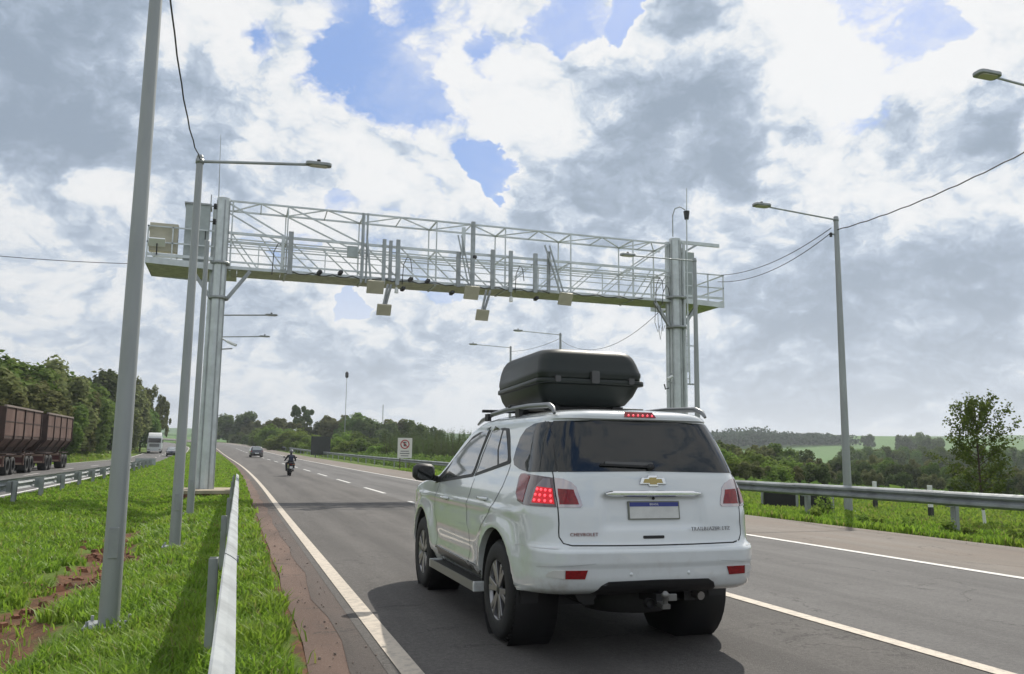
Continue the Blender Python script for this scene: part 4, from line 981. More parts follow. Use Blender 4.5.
    B.ribbon([('y', 1.00, 1.38), ('y', 1.03, 1.20), ('y', 1.25, .98), ('y', 1.52, .80), ('y', 1.60, .50)], .008, 'shut_line', GAPM, t, both=True)
    B.ribbon([('y', 3.18, 1.17), ('y', 3.30, .95), ('y', 3.28, .50)], .008, 'shut_line', GAPM, t, both=True)
    B.ribbon([('y', 1.60, .50), ('y', 3.28, .50)], .008, 'shut_line', GAPM, t, both=True)
    B.ribbon([('y', .50+.085*math.cos(a), 1.0+.085*math.sin(a)) for a in np.linspace(0, 2*PI, 13)[:-1]], .006, 'fuel_flap_line', mat('soft_gap', (.25, .26, .26), .6), t, closed=True)
    B.patch([('y', 1.66, .425), ('y', 1.66, .50), ('y', 1.93, .50), ('y', 1.93, .425)], 'door_moulding', mat('moulding_grey', (.09, .085, .075), .3, .2), t, off=.018, rim=.03, both=True)
    B.patch([('y', 2.02, .43), ('y', 2.02, .505), ('y', 3.22, .52), ('y', 3.22, .45)], 'door_moulding', mat('moulding_grey'), t, off=.018, rim=.03, both=True)
    # bumper details
    B.patch([('x', -.50, .475), ('x', -.45, .545), ('x', -.40, .572), ('x', 0, .578), ('x', .40, .572), ('x', .45, .545), ('x', .50, .475)], 'bumper_insert', TRIM, t, off=.006)
    for sg in (-1, 1):
        B.patch([('x', sg*.58, .595), ('x', sg*.56, .655), ('x', sg*.72, .655), ('x', sg*.72, .598)], 'reflector', LAMP_R, t, off=.008)
        B.patch([('x', sg*.725, .598), ('x', sg*.725, .657), ('x', sg*.79, .655), ('x', sg*.82, .640), ('x', sg*.835, .610)], 'reflector_surround', mat('pale_lens', (.55, .55, .53), .3, coat=.5), t, off=.006)
        B.ribbon([('x', sg*.50, .70), ('x', sg*.70, .685), ('x', sg*.88, .67)], .004, 'bumper_crease', mat('crease_grey', (.42, .44, .44), .5), t, off=.001)
        for xx in (.23, .62): 
            p = B.pos(B.S('x', sg*xx, .62), .62); MB().lathe([(0, .014), (-.004, .012), (-.005, .001)], p, 'Y', 14).build('parking_sensor', PAINT_W, t)
    B.ribbon([('y', .42, .56), ('x', -.80, .54), ('x', -.50, .50)], .005, 'bumper_crease', mat('soft_gap'), t, off=.001) if False else None
    # plate, bar, badge
    yb = B.pos(0, 1.05).y
    pl = MB().prism(rounded(.42, .135, .008), 0, -.012, 'y').build('number_plate', mat('plate_frame', (.16, .17, .14), .4, .3), t, loc=(.005, yb+.004, 1.060)); pl.rotation_euler = (-.10, 0, 0)
    MB().prism(rounded(.400, .115, .005), -.0125, -.0145, 'y').build('plate_face', mat('plate_white', (.62, .63, .60), .4, var=.12, vscale=14), pl)
    MB().box((0, -.0155, .043), (.398, .002, .030)).build('plate_band', mat('plate_blue', (.02, .035, .22), .35), pl)
    text_part('BRASIL', .022, pl, 'plate_lettering', WHITE_PAINT, (0, -.0172, .043), (PI/2, 0, 0), .0005)
    bar = MB()
    n = 14; vs = []; prof = [(0, .020), (-.020, .022), (-.034, .010), (-.034, -.012), (-.020, -.022), (0, -.020)]
    for i in range(n+1):
        x = -.39+.78*i/n; e = 1-max(0, abs(i/n*2-1)-.90)*6; yy = B.pos(B.S('x', x, 1.18), 1.18).y
        vs += [(x, yy+a, 1.183+b*e) for a, b in prof]
    bar.add(vs, [(i*6+j, i*6+(j+1) % 6, (i+1)*6+(j+1) % 6, (i+1)*6+j) for i in range(n) for j in range(6)]+[tuple(range(6)), tuple(n*6+k for k in range(6))], 0, False)
    bar.build('chrome_bar', CHROME, t, bevel=.004)
    MB().lathe([(-.0, .012), (-.008, .010), (-.009, .001)], (.005, B.pos(0, 1.15).y-.01, 1.148), 'Y', 12).build('rear_camera', TRIM, t)
    # cross shaped badge: chrome border, gold fill
    def bow(sc, tt): return [(-1, -.30), (-.36, -.30), (-.30, -.52), (.42, -.52), (.36, -.30), (1, -.30), (.86, .30), (.30, .30), (.36, .52), (-.36, .52), (-.42, .30), (-.86, .30)]
    yb = B.pos(0, 1.27).y
    lg = MB().prism([(a*.108, b*.080) for a, b in bow(1, 0)], 0, -.016, 'y').build('badge', CHROME, t, bevel=.003, loc=(.0, yb, 1.275))
    MB().prism([(a*.080, b*.050) for a, b in bow(1, 0)], -.016, -.020, 'y').build('badge_fill', mat('gold_badge', (.48, .38, .17), .25, .9), lg)
    BADGE = mat('badge_lettering', (.25, .25, .26), .25, .8)
    a = text_part('TRAILBLAZER LTZ', .038, t, 'lettering', BADGE, (.46, B.pos(B.S('x', .46, .93), .93).y-.012, .925), (PI/2-.03, 0, .085), .002)
    b_ = text_part('CHEVROLET', .034, t, 'lettering', mat('red_badge_lettering', (.22, .07, .06), .3), (-.56, B.pos(B.S('x', -.56, .90), .90).y-.006, .895), (PI/2-.03, 0, -.10), .002)
    MB().prism(rounded(.17, .022, .008, cx=-.02, cy=.872), B.pos(0, .87).y-.004, B.pos(0, .87).y+.01, 'y').build('release_slot', TRIM, t)
    # wiper
    w0 = B.pos(0, 1.345)+Vector((0, -.02, 0)); 
    wp = MB().beam((.0, B.pos(0, 1.375).y-.022, 1.378), (-.40, B.pos(B.S('x', -.4, 1.39), 1.39).y-.020, 1.392), .014, .016).build('rear_wiper', TRIM, t)
    MB().beam((.02, B.pos(0, 1.395).y-.02, 1.398), (-.36, B.pos(B.S('x', -.36, 1.40), 1.41).y-.018, 1.404), .008, .022).build('wiper_blade', mat('wiper_blade_grey', (.12, .12, .12), .4), wp)
    MB().lathe([(-.03, .001), (-.03, .022), (.01, .03)], (.0, B.pos(0, 1.375).y-.01, 1.376), 'Y', 12).build('wiper_pivot', TRIM, wp)
    # rails, bars
    for sg in (-1, 1):
        pth = [(sg*.655, .46, 1.775), (sg*.650, .50, 1.815), (sg*.645, .60, 1.845), (sg*.64, 1.1, 1.862), (sg*.635, 1.7, 1.862), (sg*.625, 2.2, 1.842), (sg*.61, 2.62, 1.80), (sg*.60, 2.80, 1.765)]
        MB().tube(pth, [.012, .020, .023, .023, .022, .022, .020, .012], 10).build('roof_rail', mat('rail_grey', (.20, .21, .215), .35, .7), t)
        for yy in (1.35, 2.3): MB().box((sg*.645, yy, 1.815), (.035, .10, .07)).build('rail_foot', TRIM, t)
    for yy in (1.60, 2.45): MB().beam((-.66, yy, 1.885), (.66, yy, 1.885), .055, .028).build('cross_bar', TRIM, t, bevel=.006)
    # handles, mirrors
    for sg in (-1, 1):
        for yy, zz in ((1.44, 1.085), (2.72, 1.03)):
            p = B.pos(sg*B.S('y', yy, zz), zz); MB().tube([p+Vector((sg*.004, -.10, 0)), p+Vector((sg*.038, -.07, .004)), p+Vector((sg*.040, .07, .002)), p+Vector((sg*.004, .10, -.004))], .013, 8).build('door_handle', PAINT_W, t)
            MB().prism(rounded(.055, .034, .015, cx=yy-.02, cy=zz-.004), sg*(abs(p.x)+.006), sg*(abs(p.x)-.01), 'x').build('handle_recess', mat('handle_shadow', (.10, .10, .10), .5), t)
        mr = MB(); rings = [(0, .055, .06), (.03, .085, .088), (.12, .095, .098), (.19, .085, .088), (.225, .05, .055)]
        vs = []; 
        for (d, ry, rz) in rings: vs += [(sg*(.93+d), 3.36+.04*d+ry*0+ry*math.cos(a)*.85, 1.265+rz*math.sin(a)*(1 if math.sin(a) > 0 else .9)) for a in np.linspace(0, 2*PI, 17)[:-1]]
        mr.add(vs, [(i*16+j, i*16+(j+1) % 16, (i+1)*16+(j+1) % 16, (i+1)*16+j) for i in range(4) for j in range(16)]+[tuple(range(16)), tuple(64+j for j in range(16))], 0, True)
        mo = mr.build('door_mirror', TRIM, t)
        MB().prism(rounded(.17, .13, .04, cx=sg*1.04, cy=1.265), 3.275, 3.285, 'y').build('mirror_glass', GLASS, mo)
        MB().beam((sg*.86, 3.38, 1.19), (sg*.98, 3.37, 1.22), .05, .06).build('mirror_stalk', TRIM, mo)
    # side steps, mud flaps, underbody
    for sg in (-1, 1):
        st_ = MB().box((sg*.90, 2.38, .345), (.15, 1.66, .05)).build('side_step', TRIM, t, bevel=.01)
        MB().box((sg*.975, 2.38, .345), (.012, 1.68, .075)).build('step_edge', mat('step_grey', (.22, .22, .21), .4, .4), st_)
        for yy in (1.53, 3.23): MB().box((sg*.90, yy, .345), (.165, .035, .085)).build('step_cap', PAINT_W, st_, bevel=.008)
        MB().box((sg*.80, 2.4, .40), (.10, 1.7, .08)).build('sill_underside', TRIM, t)
        MB().box((sg*.80, .60, .42), (.14, .02, .14)).build('mud_flap', TRIM, t)
    ch = MB().box((0, 2.45, .40), (1.30, 3.6, .16)).build('chassis', TRIM, t)
    for sg in (-1, 1): MB().beam((sg*.42, .35, .43), (sg*.42, 4.5, .40), .09, .13).build('frame_rail', TRIM, ch)
    MB().tube([(-.78, AX[0], .385), (.78, AX[0], .385)], .045, 10).build('axle', TRIM, t); MB().lathe([(-.16, .06), (-.08, .15), (.08, .15), (.16, .06)], (0, AX[0], .385), 'X', 16).build('differential', TRIM, t)
    MB().lathe([(-.10, .10), (-.10, .33), (.09, .33), (.10, .10)], (0, .62, .40), 'Z', 24).build('spare_wheel', RUBBER, t)
    MB().tube([(.44, .75, .42), (.46, .42, .415), (.47, .26, .41)], .032, 12).build('exhaust_pipe', mat('exhaust_steel', (.25, .24, .23), .4, .8), t)
    MB().tube([(-.46, .70, .47), (-.46, .30, .47)], .09, 14).build('silencer', TRIM, t)
    MB().beam((0, .5, .44), (0, .02, .44), .07, .07).build('tow_bar', TRIM, t)
    hb = MB().beam((0, .10, .425), (0, -.07, .40), .06, .03); hb.build('tow_tongue', mat('hitch_steel', (.20, .20, .19), .45, .7), t)
    MB().lathe([(-.0, .018), (.05, .018), (.055, .028), (.08, .028), (.098, .01)], (-.0, -.05, .41), 'Z', 14).build('tow_ball', mat('hitch_steel'), t)
    MB().box((.09, .02, .45), (.07, .03, .05)).build('socket_plate', mat('hitch_steel'), t, bevel=.005); MB().lathe([(-.03, .035), (.02, .035), (.02, .001)], (-.10, 0.0, .42), 'Y', 12).build('trailer_socket', TRIM, t)
    for ya in AX:
        for sg in (1, -1): wheel(t, sg*.800, ya, WR, .235, sg)
    return t
suv = build_suv()
# ---- roof box
def roof_box():
    t = thing('roof_box', 'black plastic roof box carried on top of the white SUV', 'roof box', (3.03, 6.98, 1.915))
    BX = mat('box_black', (.014, .019, .016), .42, var=.25, vscale=2.5, spec=.35)
    def loft(rows, nm, m, parent, bev=0):
        b = MB(); n = 0; vs = []
        for (z, w, y0, y1, r) in rows:
            o = rounded(w, y1-y0, r, 5, 0, (y0+y1)/2); n = len(o)
            # boat-shaped nose: narrow forward, slight rear bow
            vs += [(x*(1-.30*max(0, (y-.9)/.85)**2), y, z+0) for x, y in o]
        k = len(rows)
        b.add(vs, [(i*n+j, i*n+(j+1) % n, (i+1)*n+(j+1) % n, (i+1)*n+j) for i in range(k-1) for j in range(n)], 0, True)
        b.f += [tuple(range(n))[::-1], tuple((k-1)*n+j for j in range(n))]; b.m += [0, 0]; b.sm += [True, True]
        o = b.build(nm, m, parent); return o
    lo = loft([(0, .66, .20, 1.45, .12), (.02, .78, .13, 1.58, .14), (.10, .88, .06, 1.70, .14), (.17, .93, .03, 1.76, .13), (.185, .94, .02, 1.77, .13)], 'lower_tray', BX, t)
    loft([(.185, .99, -.01, 1.80, .12), (.19, 1.0, -.015, 1.81, .12), (.222, 1.0, -.015, 1.81, .12), (.228, .985, -.005, 1.80, .12)], 'rim_lip', BX, t)
    loft([(.228, .955, .01, 1.78, .11), (.25, .95, .015, 1.77, .11), (.27, .965, .01, 1.78, .11), (.295, .965, .01, 1.77, .11), (.31, .955, .02, 1.75, .11), (.38, .925, .045, 1.68, .12), (.44, .885, .07, 1.56, .13), (.475, .845, .10, 1.44, .14), (.492, .80, .13, 1.34, .15), (.502, .72, .18, 1.2, .16), (.505, .55, .26, 1.05, .16)], 'lid', BX, t)
    MB().prism(rounded(.07, .11, .012, cx=.0, cy=.245), -.035, .02, 'y').build('latch', mat('latch_black', (.05, .05, .05), .4), t)
    MB().prism(rounded(.05, .05, .01, cx=.34, cy=.22), -.028, .02, 'y').build('latch', mat('latch_black'), t)
    MB().prism(rounded(.05, .05, .01, cx=-.34, cy=.22), -.028, .02, 'y').build('latch', mat('latch_black'), t)
    sk = thing_part('sticker_strip', t)
    for (a, b, y0) in ((-.28, .22, .172), (-.20, .20, .20)):
        MB().box(((a+b)/2, y0, .4965 if y0 > .19 else .4915), (b-a, .010, .004), rx=.25).build('pale_stripe', mat('pale_print', (.38, .40, .40), .5), sk)
    for k in range(7): MB().box((-.16+.055*k, .187, .4955), (.030, .012, .004), rx=.25).build('pale_letter', mat('pale_print'), sk)
    t.scale = (1.05, 1.0, 1.03)
    for s in (-.3, .3):
        for yy in (.25, 1.1): MB().box((s, yy, -.02), (.10, .12, .05)).build('mounting_clamp', TRIM, t)
    return t
def thing_part(name, parent):
    o = bpy.data.objects.new(name, None); COL.objects.link(o); o.parent = parent; return o
roof_box()

# ------------------------------------------------------------------ other traffic
def small_car(label, X, Y, rz, paint, front=False):
    rows = [(.22, .25, 3.9, .76), (.30, .06, 4.05, .82), (.45, 0, 4.12, .85), (.60, .0, 4.13, .86), (.66, .05, 4.12, .86), (.85, .09, 4.02, .85), (.92, .12, 3.85, .84), (.98, .16, 3.45, .82), (1.03, .20, 3.08, .80), (1.2, .34, 2.80, .75), (1.36, .50, 2.45, .68), (1.43, .62, 2.25, .62), (1.47, .85, 1.95, .45), (1.48, 1.1, 1.7, .2)]
    B = Body(rows, crx=.25, cry=.25, bow=.08, mid=2.05, nx=8)
    z = road_at(X, Y)+(float(opp_drop(Y)) if abs(rz) > 1 else 0)
    t = thing('car', label, 'car', (X, Y, z), rz); t.rotation_euler = (road_pitch(Y)*(1 if abs(rz) < 1 else -1), 0, rz)
    P = car_paint('paint_'+str(len(bpy.data.materials)), paint, .3)
    link('body', B.mesh('body', P, dz=.05, cuts=[(.72, .30, .34, .5), (3.2, .30, .34, .5)]), t)
    B.patch([('x', -.56, 1.0), ('x', .56, 1.0), ('x', .50, 1.36), ('x', -.50, 1.36)], 'rear_window', mat('hazy_rear_glass', (.22, .25, .26), .12, coat=1), t, off=.01, ds=.2, dz=.2)
    B.patch([('f', -.60, 1.06), ('f', .60, 1.06), ('f', .52, 1.36), ('f', -.52, 1.36)], 'windscreen', mat('hazy_windscreen', (.25, .28, .30), .1, coat=1), t, off=.01, ds=.2, dz=.1)
    B.patch([('y', .75, 1.02), ('y', 2.75, 1.06), ('y', 2.35, 1.36), ('y', 1.0, 1.36)], 'side_window', GLASS, t, off=.008, both=True, ds=.3, dz=.2)
    B.patch([('x', .62, .72), ('x', .62, .90), ('y', .34, .92), ('y', .34, .75)], 'tail_lamp', LAMP_R, t, off=.01, both=True, ds=.2)
    for sg in (-1, 1): B.patch([('f', sg*.50, .62), ('f', sg*.50, .74), ('f', sg*.76, .76), ('f', sg*.76, .64)], 'headlight', LAMP_C, t, off=.01, ds=.2)
    B.patch([('f', -.42, .50), ('f', .42, .50), ('f', .42, .66), ('f', -.42, .66)], 'grille', TRIM, t, off=.01, ds=.3)
    B.patch([('x', -.25, .52), ('x', .25, .52), ('x', .25, .62), ('x', -.25, .62)], 'number_plate', WHITE_PAINT, t, off=.012, ds=.3)
    MB().box((0, 2.0, .28), (1.4, 3.4, .14)).build('underbody', TRIM, t)
    for ya in (.72, 3.2):
        for sg in (1, -1): wheel(t, sg*.72, ya, .30, .19, sg, detail=False)
    return t
def road_at(X, Y): return float(base_h(np.array(0.), np.array(float(Y))))+.012
def road_pitch(Y): return math.atan(road_at(0, Y+1)-road_at(0, Y))
small_car('dark car far ahead on the near carriageway beyond the motorcyclist', 4.95+float(cshift(122)), 120, .04, (.03, .03, .035))
small_car('dark car coming the other way beside the white lorry', -8.8+float(cshift(150)+opp_shift(150)), 150, PI+.05, (.025, .03, .045))

def lorry():
    Y = 172; X = -12.5+float(cshift(Y)+opp_shift(Y)); t = thing('white_lorry', 'white lorry with a dark windscreen coming along the opposite carriageway', 'lorry', (X, Y, road_at(X, Y)+float(opp_drop(Y))), PI+.06)
    W = mat('lorry_white', (.68, .70, .70), .4, var=.06)
    # front faces +y in its own frame
    MB().prism([(0, .55), (.0, 2.95), (.25, 3.05), (1.9, 3.05), (2.05, 2.75), (2.28, 1.9), (2.32, .55)], -1.22, 1.22, 'x').build('cab', W, t, bevel=.06, seg=3)
    MB().prism([(.1, 3.04), (.3, 3.72), (.6, 3.8), (1.3, 3.5), (1.8, 3.07)], -1.12, 1.12, 'x').build('wind_deflector', W, t, bevel=.05)
    MB().prism([(2.07, 2.72), (2.30, 1.93), (2.34, 1.93), (2.11, 2.74)], -1.08, 1.08, 'x').build('windscreen', GLASS, t)
    MB().box((0, 2.33, 1.45), (1.7, .06, .55)).build('grille', mat('lorry_grille', (.06, .06, .06), .5), t)
    for k in range(3): MB().box((0, 2.37, 1.28+.17*k), (1.6, .02, .04)).build('grille_bar', W, t)
    MB().box((0, 2.34, .62), (2.42, .22, .5)).build('bumper', W, t, bevel=.04)
    for s in (-1, 1):
        MB().box((s*.95, 2.46, .68), (.38, .04, .20)).build('headlight', LAMP_C, t, bevel=.02)
        MB().box((s*1.40, 2.15, 2.2), (.16, .12, .62)).build('mirror', TRIM, t, bevel=.02)
        MB().box((s*1.225, 1.45, 2.3), (.02, .9, .65)).build('side_window', GLASS, t)
    MB().box((0, -4.4, 2.3), (2.45, 8.2, 2.75)).build('cargo_box', mat('lorry_box', (.30, .38, .36), .5, var=.2), t, bevel=.03)
    MB().box((0, -3.5, .8), (.9, 10.5, .25)).build('chassis', TRIM, t)
    for ya in (1.45, -1.6, -6.6, -7.9):
        for s in (1, -1): wheel(t, s*1.05, ya, .50, .32, s, detail=False)
lorry()
def trailers():
    RUST = mat('rusty_red_steel', (.075, .034, .025), .8, var=.6, vscale=1.3, col2=(.13, .075, .058), stretch=(1, 1, .6)); RUST_D = mat('dark_rust_steel', (.055, .028, .022), .8, var=.5, vscale=2)
    HUB = mat('dusty_hub', (.30, .16, .12), .8, var=.3)
    X0 = -12.55
    t = thing('grain_truck', 'two coupled rusty red open hopper trailers on the opposite carriageway at the left', 'truck', (X0+float(cshift(57.7)), 57.7, road_at(0, 57.7)))
    t.rotation_euler = (road_pitch(56), 0, .012)
    def hopper(y0, y1, npan):
        L = y1-y0; z0, zk, z1 = 1.25, 1.95, 3.62; wt, wb = 1.28, .62
        hp = thing_part('hopper', t)
        ins = .55
        b = MB()   # sloped tub: upper walls, lower tapered walls, hollow top
        top = [(-wt, y0), (wt, y0), (wt, y1), (-wt, y1)]; k = [(-wt, y0+.05), (wt, y0+.05), (wt, y1-.05), (-wt, y1-.05)]; bot = [(-wb, y0+ins), (wb, y0+ins), (wb, y1-ins), (-wb, y1-ins)]
        b.add([(x, y, z1) for x, y in top]+[(x, y, zk) for x, y in k]+[(x, y, z0) for x, y in bot]+[(x*.94, y0+.08 if y == y0 else y1-.08, z1) for x, y in top]+[(x*.8, (y0+y1)/2+(y-(y0+y1)/2)*.8, z0+.3) for x, y in bot],
            [(i, (i+1) % 4, 4+(i+1) % 4, 4+i) for i in range(4)]+[(4+i, 4+(i+1) % 4, 8+(i+1) % 4, 8+i) for i in range(4)]+[(8, 9, 10, 11)]+[(i, (i+1) % 4, 12+(i+1) % 4, 12+i) for i in range(4)]+[(12+i, 12+(i+1) % 4, 16+(i+1) % 4, 16+i) for i in range(4)]+[(16, 17, 18, 19)])
        b.build('tub', RUST_D, hp)
        for i in range(npan):
            a = y0+.06+(L-.12)*i/npan; c = y0+.06+(L-.12)*(i+1)/npan
            for s in (1, -1):
                MB().box((s*(wt+.012), (a+c)/2, (zk+z1)/2+.05), (.02, c-a-.14, z1-zk-.22)).build('side_panel', RUST, hp)
                w1, w2 = wt+.01, wt-(wt-wb)*.62
                MB().add([(s*w1, a+.07, zk), (s*w1, c-.07, zk), (s*w2, c-.12, zk-.44), (s*w2, a+.12, zk-.44), (s*(w1-.02), a+.07, zk), (s*(w1-.02), c-.07, zk), (s*(w2-.02), c-.12, zk-.44), (s*(w2-.02), a+.12, zk-.44)],
                    [(0, 1, 2, 3), (4, 7, 6, 5), (0, 4, 5, 1), (1, 5, 6, 2), (2, 6, 7, 3), (3, 7, 4, 0)]).build('lower_panel', RUST, hp)
        for i in range(npan+1):
            a = y0+.06+(L-.12)*i/npan
            for s in (1, -1):
                MB().beam((s*(wt+.04), a, z1), (s*(wt+.04), a, zk), .09, .09).build('rib', RUST_D, hp)
                MB().beam((s*(wt+.03), a, zk), (s*(wb+.25), a, z0+.05), .08, .08).build('rib', RUST_D, hp)
        for s in (1, -1):
            MB().beam((s*(wt+.03), y0, z1+.02), (s*(wt+.03), y1, z1+.02), .12, .10).build('top_rail', mat('tarp_rail', (.20, .16, .14), .7), hp)
            MB().beam((s*(wt+.03), y0+.1, 2.85), (s*(wt+.03), y1-.1, 2.85), .03, .05).build('side_strap', RUST_D, hp)
            MB().beam((s*.45, y0-.2, 1.12), (s*.45, y1+.2, 1.12), .14, .22).build('chassis_beam', RUST_D, t)
            for yy in (y0+.7, y1-.7): MB().beam((s*.5, yy, 1.1), (s*1.1, yy, 1.9), .09, .09).build('hopper_stay', RUST, t)
    def axles(ys, front_frame):
        for yy in ys:
            for s in (1, -1):
                o = wheel(t, s*1.0, yy, .50, .50, s, detail=False)
                o.children[0].data.materials[0] = HUB; 
                if len(o.children) > 1: o.children[1].data.materials[0] = HUB
            MB().tube([(-1, yy, .5), (1, yy, .5)], .07, 8).build('axle', TRIM, t)
        y = min(ys)-.72
        fr = thing_part('underrun_frame', t)
        for z in (.55, .98): MB().beam((-1.2, y, z), (1.2, y, z), .06, .12).build('cross_bar', mat('reflective_pale', (.38, .26, .20), .6, var=.3), fr)
        for s in (-1.15, -.4, .4, 1.15): MB().beam((s, y, .5), (s, y, 1.05), .08).build('upright', RUST, fr)
        MB().box((0, y+.04, .76), (2.2, .03, .30)).build('mud_flap', mat('red_flap', (.10, .03, .03), .7), fr)
        MB().box((0, (min(ys)+max(ys))/2, 1.12), (2.5, max(ys)-min(ys)+1.1, .05)).build('mudguard', RUST_D, t)
    hopper(-8.2, 1.1, 4); hopper(2.9, 12.4, 4)
    axles((-6.3, -5.1), True); axles((-1.6, -.4), True); axles((4.3, 5.5), True); axles((10.0, 11.2), True)
    MB().beam((0, .9, .95), (0, 3.2, .95), .14, .16).build('drawbar', RUST_D, t)
trailers()

def motorcycle():
    SC = .86
    Y = 53.0; X = 4.43*Y/73.6+.0
    z = road_at(X, Y); t = thing('motorcycle', 'dark motorcycle with a pale number plate ridden along the near carriageway', 'motorcycle', (X, Y, z)); t.rotation_euler = (0, math.radians(2), .03); t.scale = (SC, SC, SC)
    for yy in (0, 1.32):
        o = MB().lathe([(-.06, .20), (-.065, .26), (-.03, .305), (.03, .305), (.065, .26), (.06, .20)], (0, 0, 0), 'X', 24).build('wheel', RUBBER, t); o.location = (0, yy, .305)
        MB().lathe([(-.02, .21), (.02, .21), (.02, .19), (-.02, .19), (-.02, .21)], n=20).build('rim', RIM_D, o)
        for k in range(5): MB().beam((0, .03*math.cos(k*1.257), .03*math.sin(k*1.257)), (0, .2*math.cos(k*1.257), .2*math.sin(k*1.257)), .02).build('spoke', RIM_D, o)
    bp = mat('bike_black', (.02, .02, .024), .3, coat=.5)
    MB().prism([(-.05, .62), (.1, .52), (.75, .40), (.95, .50), (1.0, .78), (.70, .86), (.35, .74), (-.25, .84)], -.13, .13, 'x').build('frame_cover', bp, t, bevel=.03)
    MB().prism([(.50, .78), (1.0, .80), (.98, .98), (.75, 1.04), (.52, .92)], -.15, .15, 'x').build('fuel_tank', bp, t, bevel=.05)
    MB().prism([(-.32, .86), (.52, .80), (.50, .88), (.1, .90), (-.30, .96)], -.14, .14, 'x').build('seat', TRIM, t, bevel=.03)
    MB().box((0, -.36, .80), (.13, .06, .06)).build('tail_light', LAMP_R, t, bevel=.01)
    MB().box((0, -.40, .60), (.19, .012, .15), rx=-.2).build('number_plate', mat('pale_plate', (.55, .56, .55), .5), t)
    MB().beam((0, -.36, .78), (0, -.39, .62), .08, .01).build('mudguard', TRIM, t)
    for s in (-1, 1):
        MB().tube([(s*.11, 1.32, .30), (s*.10, 1.02, .98)], .026, 8).build('fork', RIM, t)
        MB().tube([(s*.08, 1.0, 1.02), (s*.22, .96, 1.08), (s*.38, .84, 1.06)], .016, 8).build('handlebar', TRIM, t)
        MB().tube([(s*.30, .92, 1.08), (s*.36, .92, 1.26)], .01, 6).build('mirror_stem', TRIM, t); MB().box((s*.40, .92, 1.30), (.15, .03, .09)).build('mirror', TRIM, t, bevel=.01)
        MB().beam((s*.10, 0, .305), (s*.10, .5, .42), .05).build('swing_arm', TRIM, t)
        MB().beam((s*.13, -.12, .80), (s*.09, .1, .40), .03).build('shock_absorber', RIM, t)
        MB().tube([(s*.2, .42, .36), (s*.28, .42, .36)], .018, 6).build('foot_peg', TRIM, t)
        MB().box((s*.2, -.2, .82), (.07, .10, .05)).build('indicator', mat('amber_lens', (.5, .2, .02), .3), t)
    MB().tube([(.15, .7, .32), (.17, .2, .36), (.18, -.30, .50)], [.03, .045, .05], 10).build('exhaust', RIM, t)
    MB().box((0, .62, .40), (.34, .36, .30)).build('engine', RIM_D, t, bevel=.03)
    # rider
    me = bpy.data.meshes.new('person'); J = [(0, .15, .95), (0, .20, 1.15), (0, .27, 1.36), (0, .30, 1.46), (0, .32, 1.58), (0, .33, 1.68),
        (.20, .27, 1.40), (.33, .42, 1.17), (.36, .72, 1.08), (.37, .82, 1.07), (-.20, .27, 1.40), (-.33, .42, 1.17), (-.36, .72, 1.08), (-.37, .82, 1.07),
        (.13, .18, .93), (.27, .60, .86), (.24, .42, .45), (.24, .58, .39), (-.13, .18, .93), (-.27, .60, .86), (-.24, .42, .45), (-.24, .58, .39)]
    Ed = [(0, 1), (1, 2), (2, 3), (3, 4), (4, 5), (2, 6), (6, 7), (7, 8), (8, 9), (2, 10), (10, 11), (11, 12), (12, 13), (0, 14), (14, 15), (15, 16), (16, 17), (0, 18), (18, 19), (19, 20), (20, 21)]
    Rr = [.15, .15, .17, .06, .085, .075, .085, .06, .045, .045, .085, .06, .045, .045, .11, .085, .06, .05, .11, .085, .06, .05]
    me.from_pydata(J, Ed, []); o = bpy.data.objects.new('person', me); COL.objects.link(o)
    sk = o.modifiers.new('skin', 'SKIN'); 
    for i, r in enumerate(Rr): me.skin_vertices[0].data[i].radius = (r, r)
    me.skin_vertices[0].data[0].use_root = True
    o.modifiers.new('sub', 'SUBSURF').levels = 2; o.modifiers['sub'].render_levels = 2
    me2 = bpy.data.meshes.new_from_object(o.evaluated_get(bpy.context.evaluated_depsgraph_get())); bpy.data.objects.remove(o)
    me2.materials.clear(); me2.materials.append(mat('dark_riding_clothes', (.025, .028, .035), .8, var=.3, vscale=8)); me2.polygons.foreach_set('use_smooth', [True]*len(me2.polygons))
    r = link('person', me2, None, (X, Y, z)); r.rotation_euler = (0, math.radians(2), .03); r.scale = (SC, SC, SC)
    tag(r, 'motorcyclist in dark clothes and helmet riding away down the near lane', 'person')
    h = MB(); h.lathe([(-.155, .01), (-.14, .07), (-.08, .125), (0, .145), (.07, .13), (.12, .08), (.14, .01)], (0, .34, 1.70), 'Z', 20).build('helmet', mat('helmet_grey', (.10, .10, .11), .25, coat=1, col2=(.3, .3, .3), vscale=3), r)
    MB().box((0, .47, 1.71), (.20, .04, .09)).build('visor', GLASS, r, bevel=.02)
    MB().prism([(.02, 1.05), (.10, 1.02), (.16, 1.40), (.10, 1.46), (.02, 1.35)], -.13, .13, 'x').build('backpack', mat('backpack_navy', (.04, .05, .09), .8, var=.4, vscale=6), r, bevel=.04)
    for s in (-1, 1):
        g = MB(); g.box((s*.37, .80, 1.07), (.10, .07, .035))
        for k in range(4): g.tube([(s*(.335+.024*k), .84, 1.075), (s*(.335+.024*k), .875, 1.065), (s*(.335+.024*k), .87, 1.035)], .010, 5)
        g.tube([(s*.325, .80, 1.06), (s*.32, .83, 1.04), (s*.335, .85, 1.03)], .011, 5); g.build('glove', TRIM, r)
        MB().box((s*.24, .52, .38), (.10, .27, .09)).build('boot', TRIM, r, bevel=.03)
motorcycle()
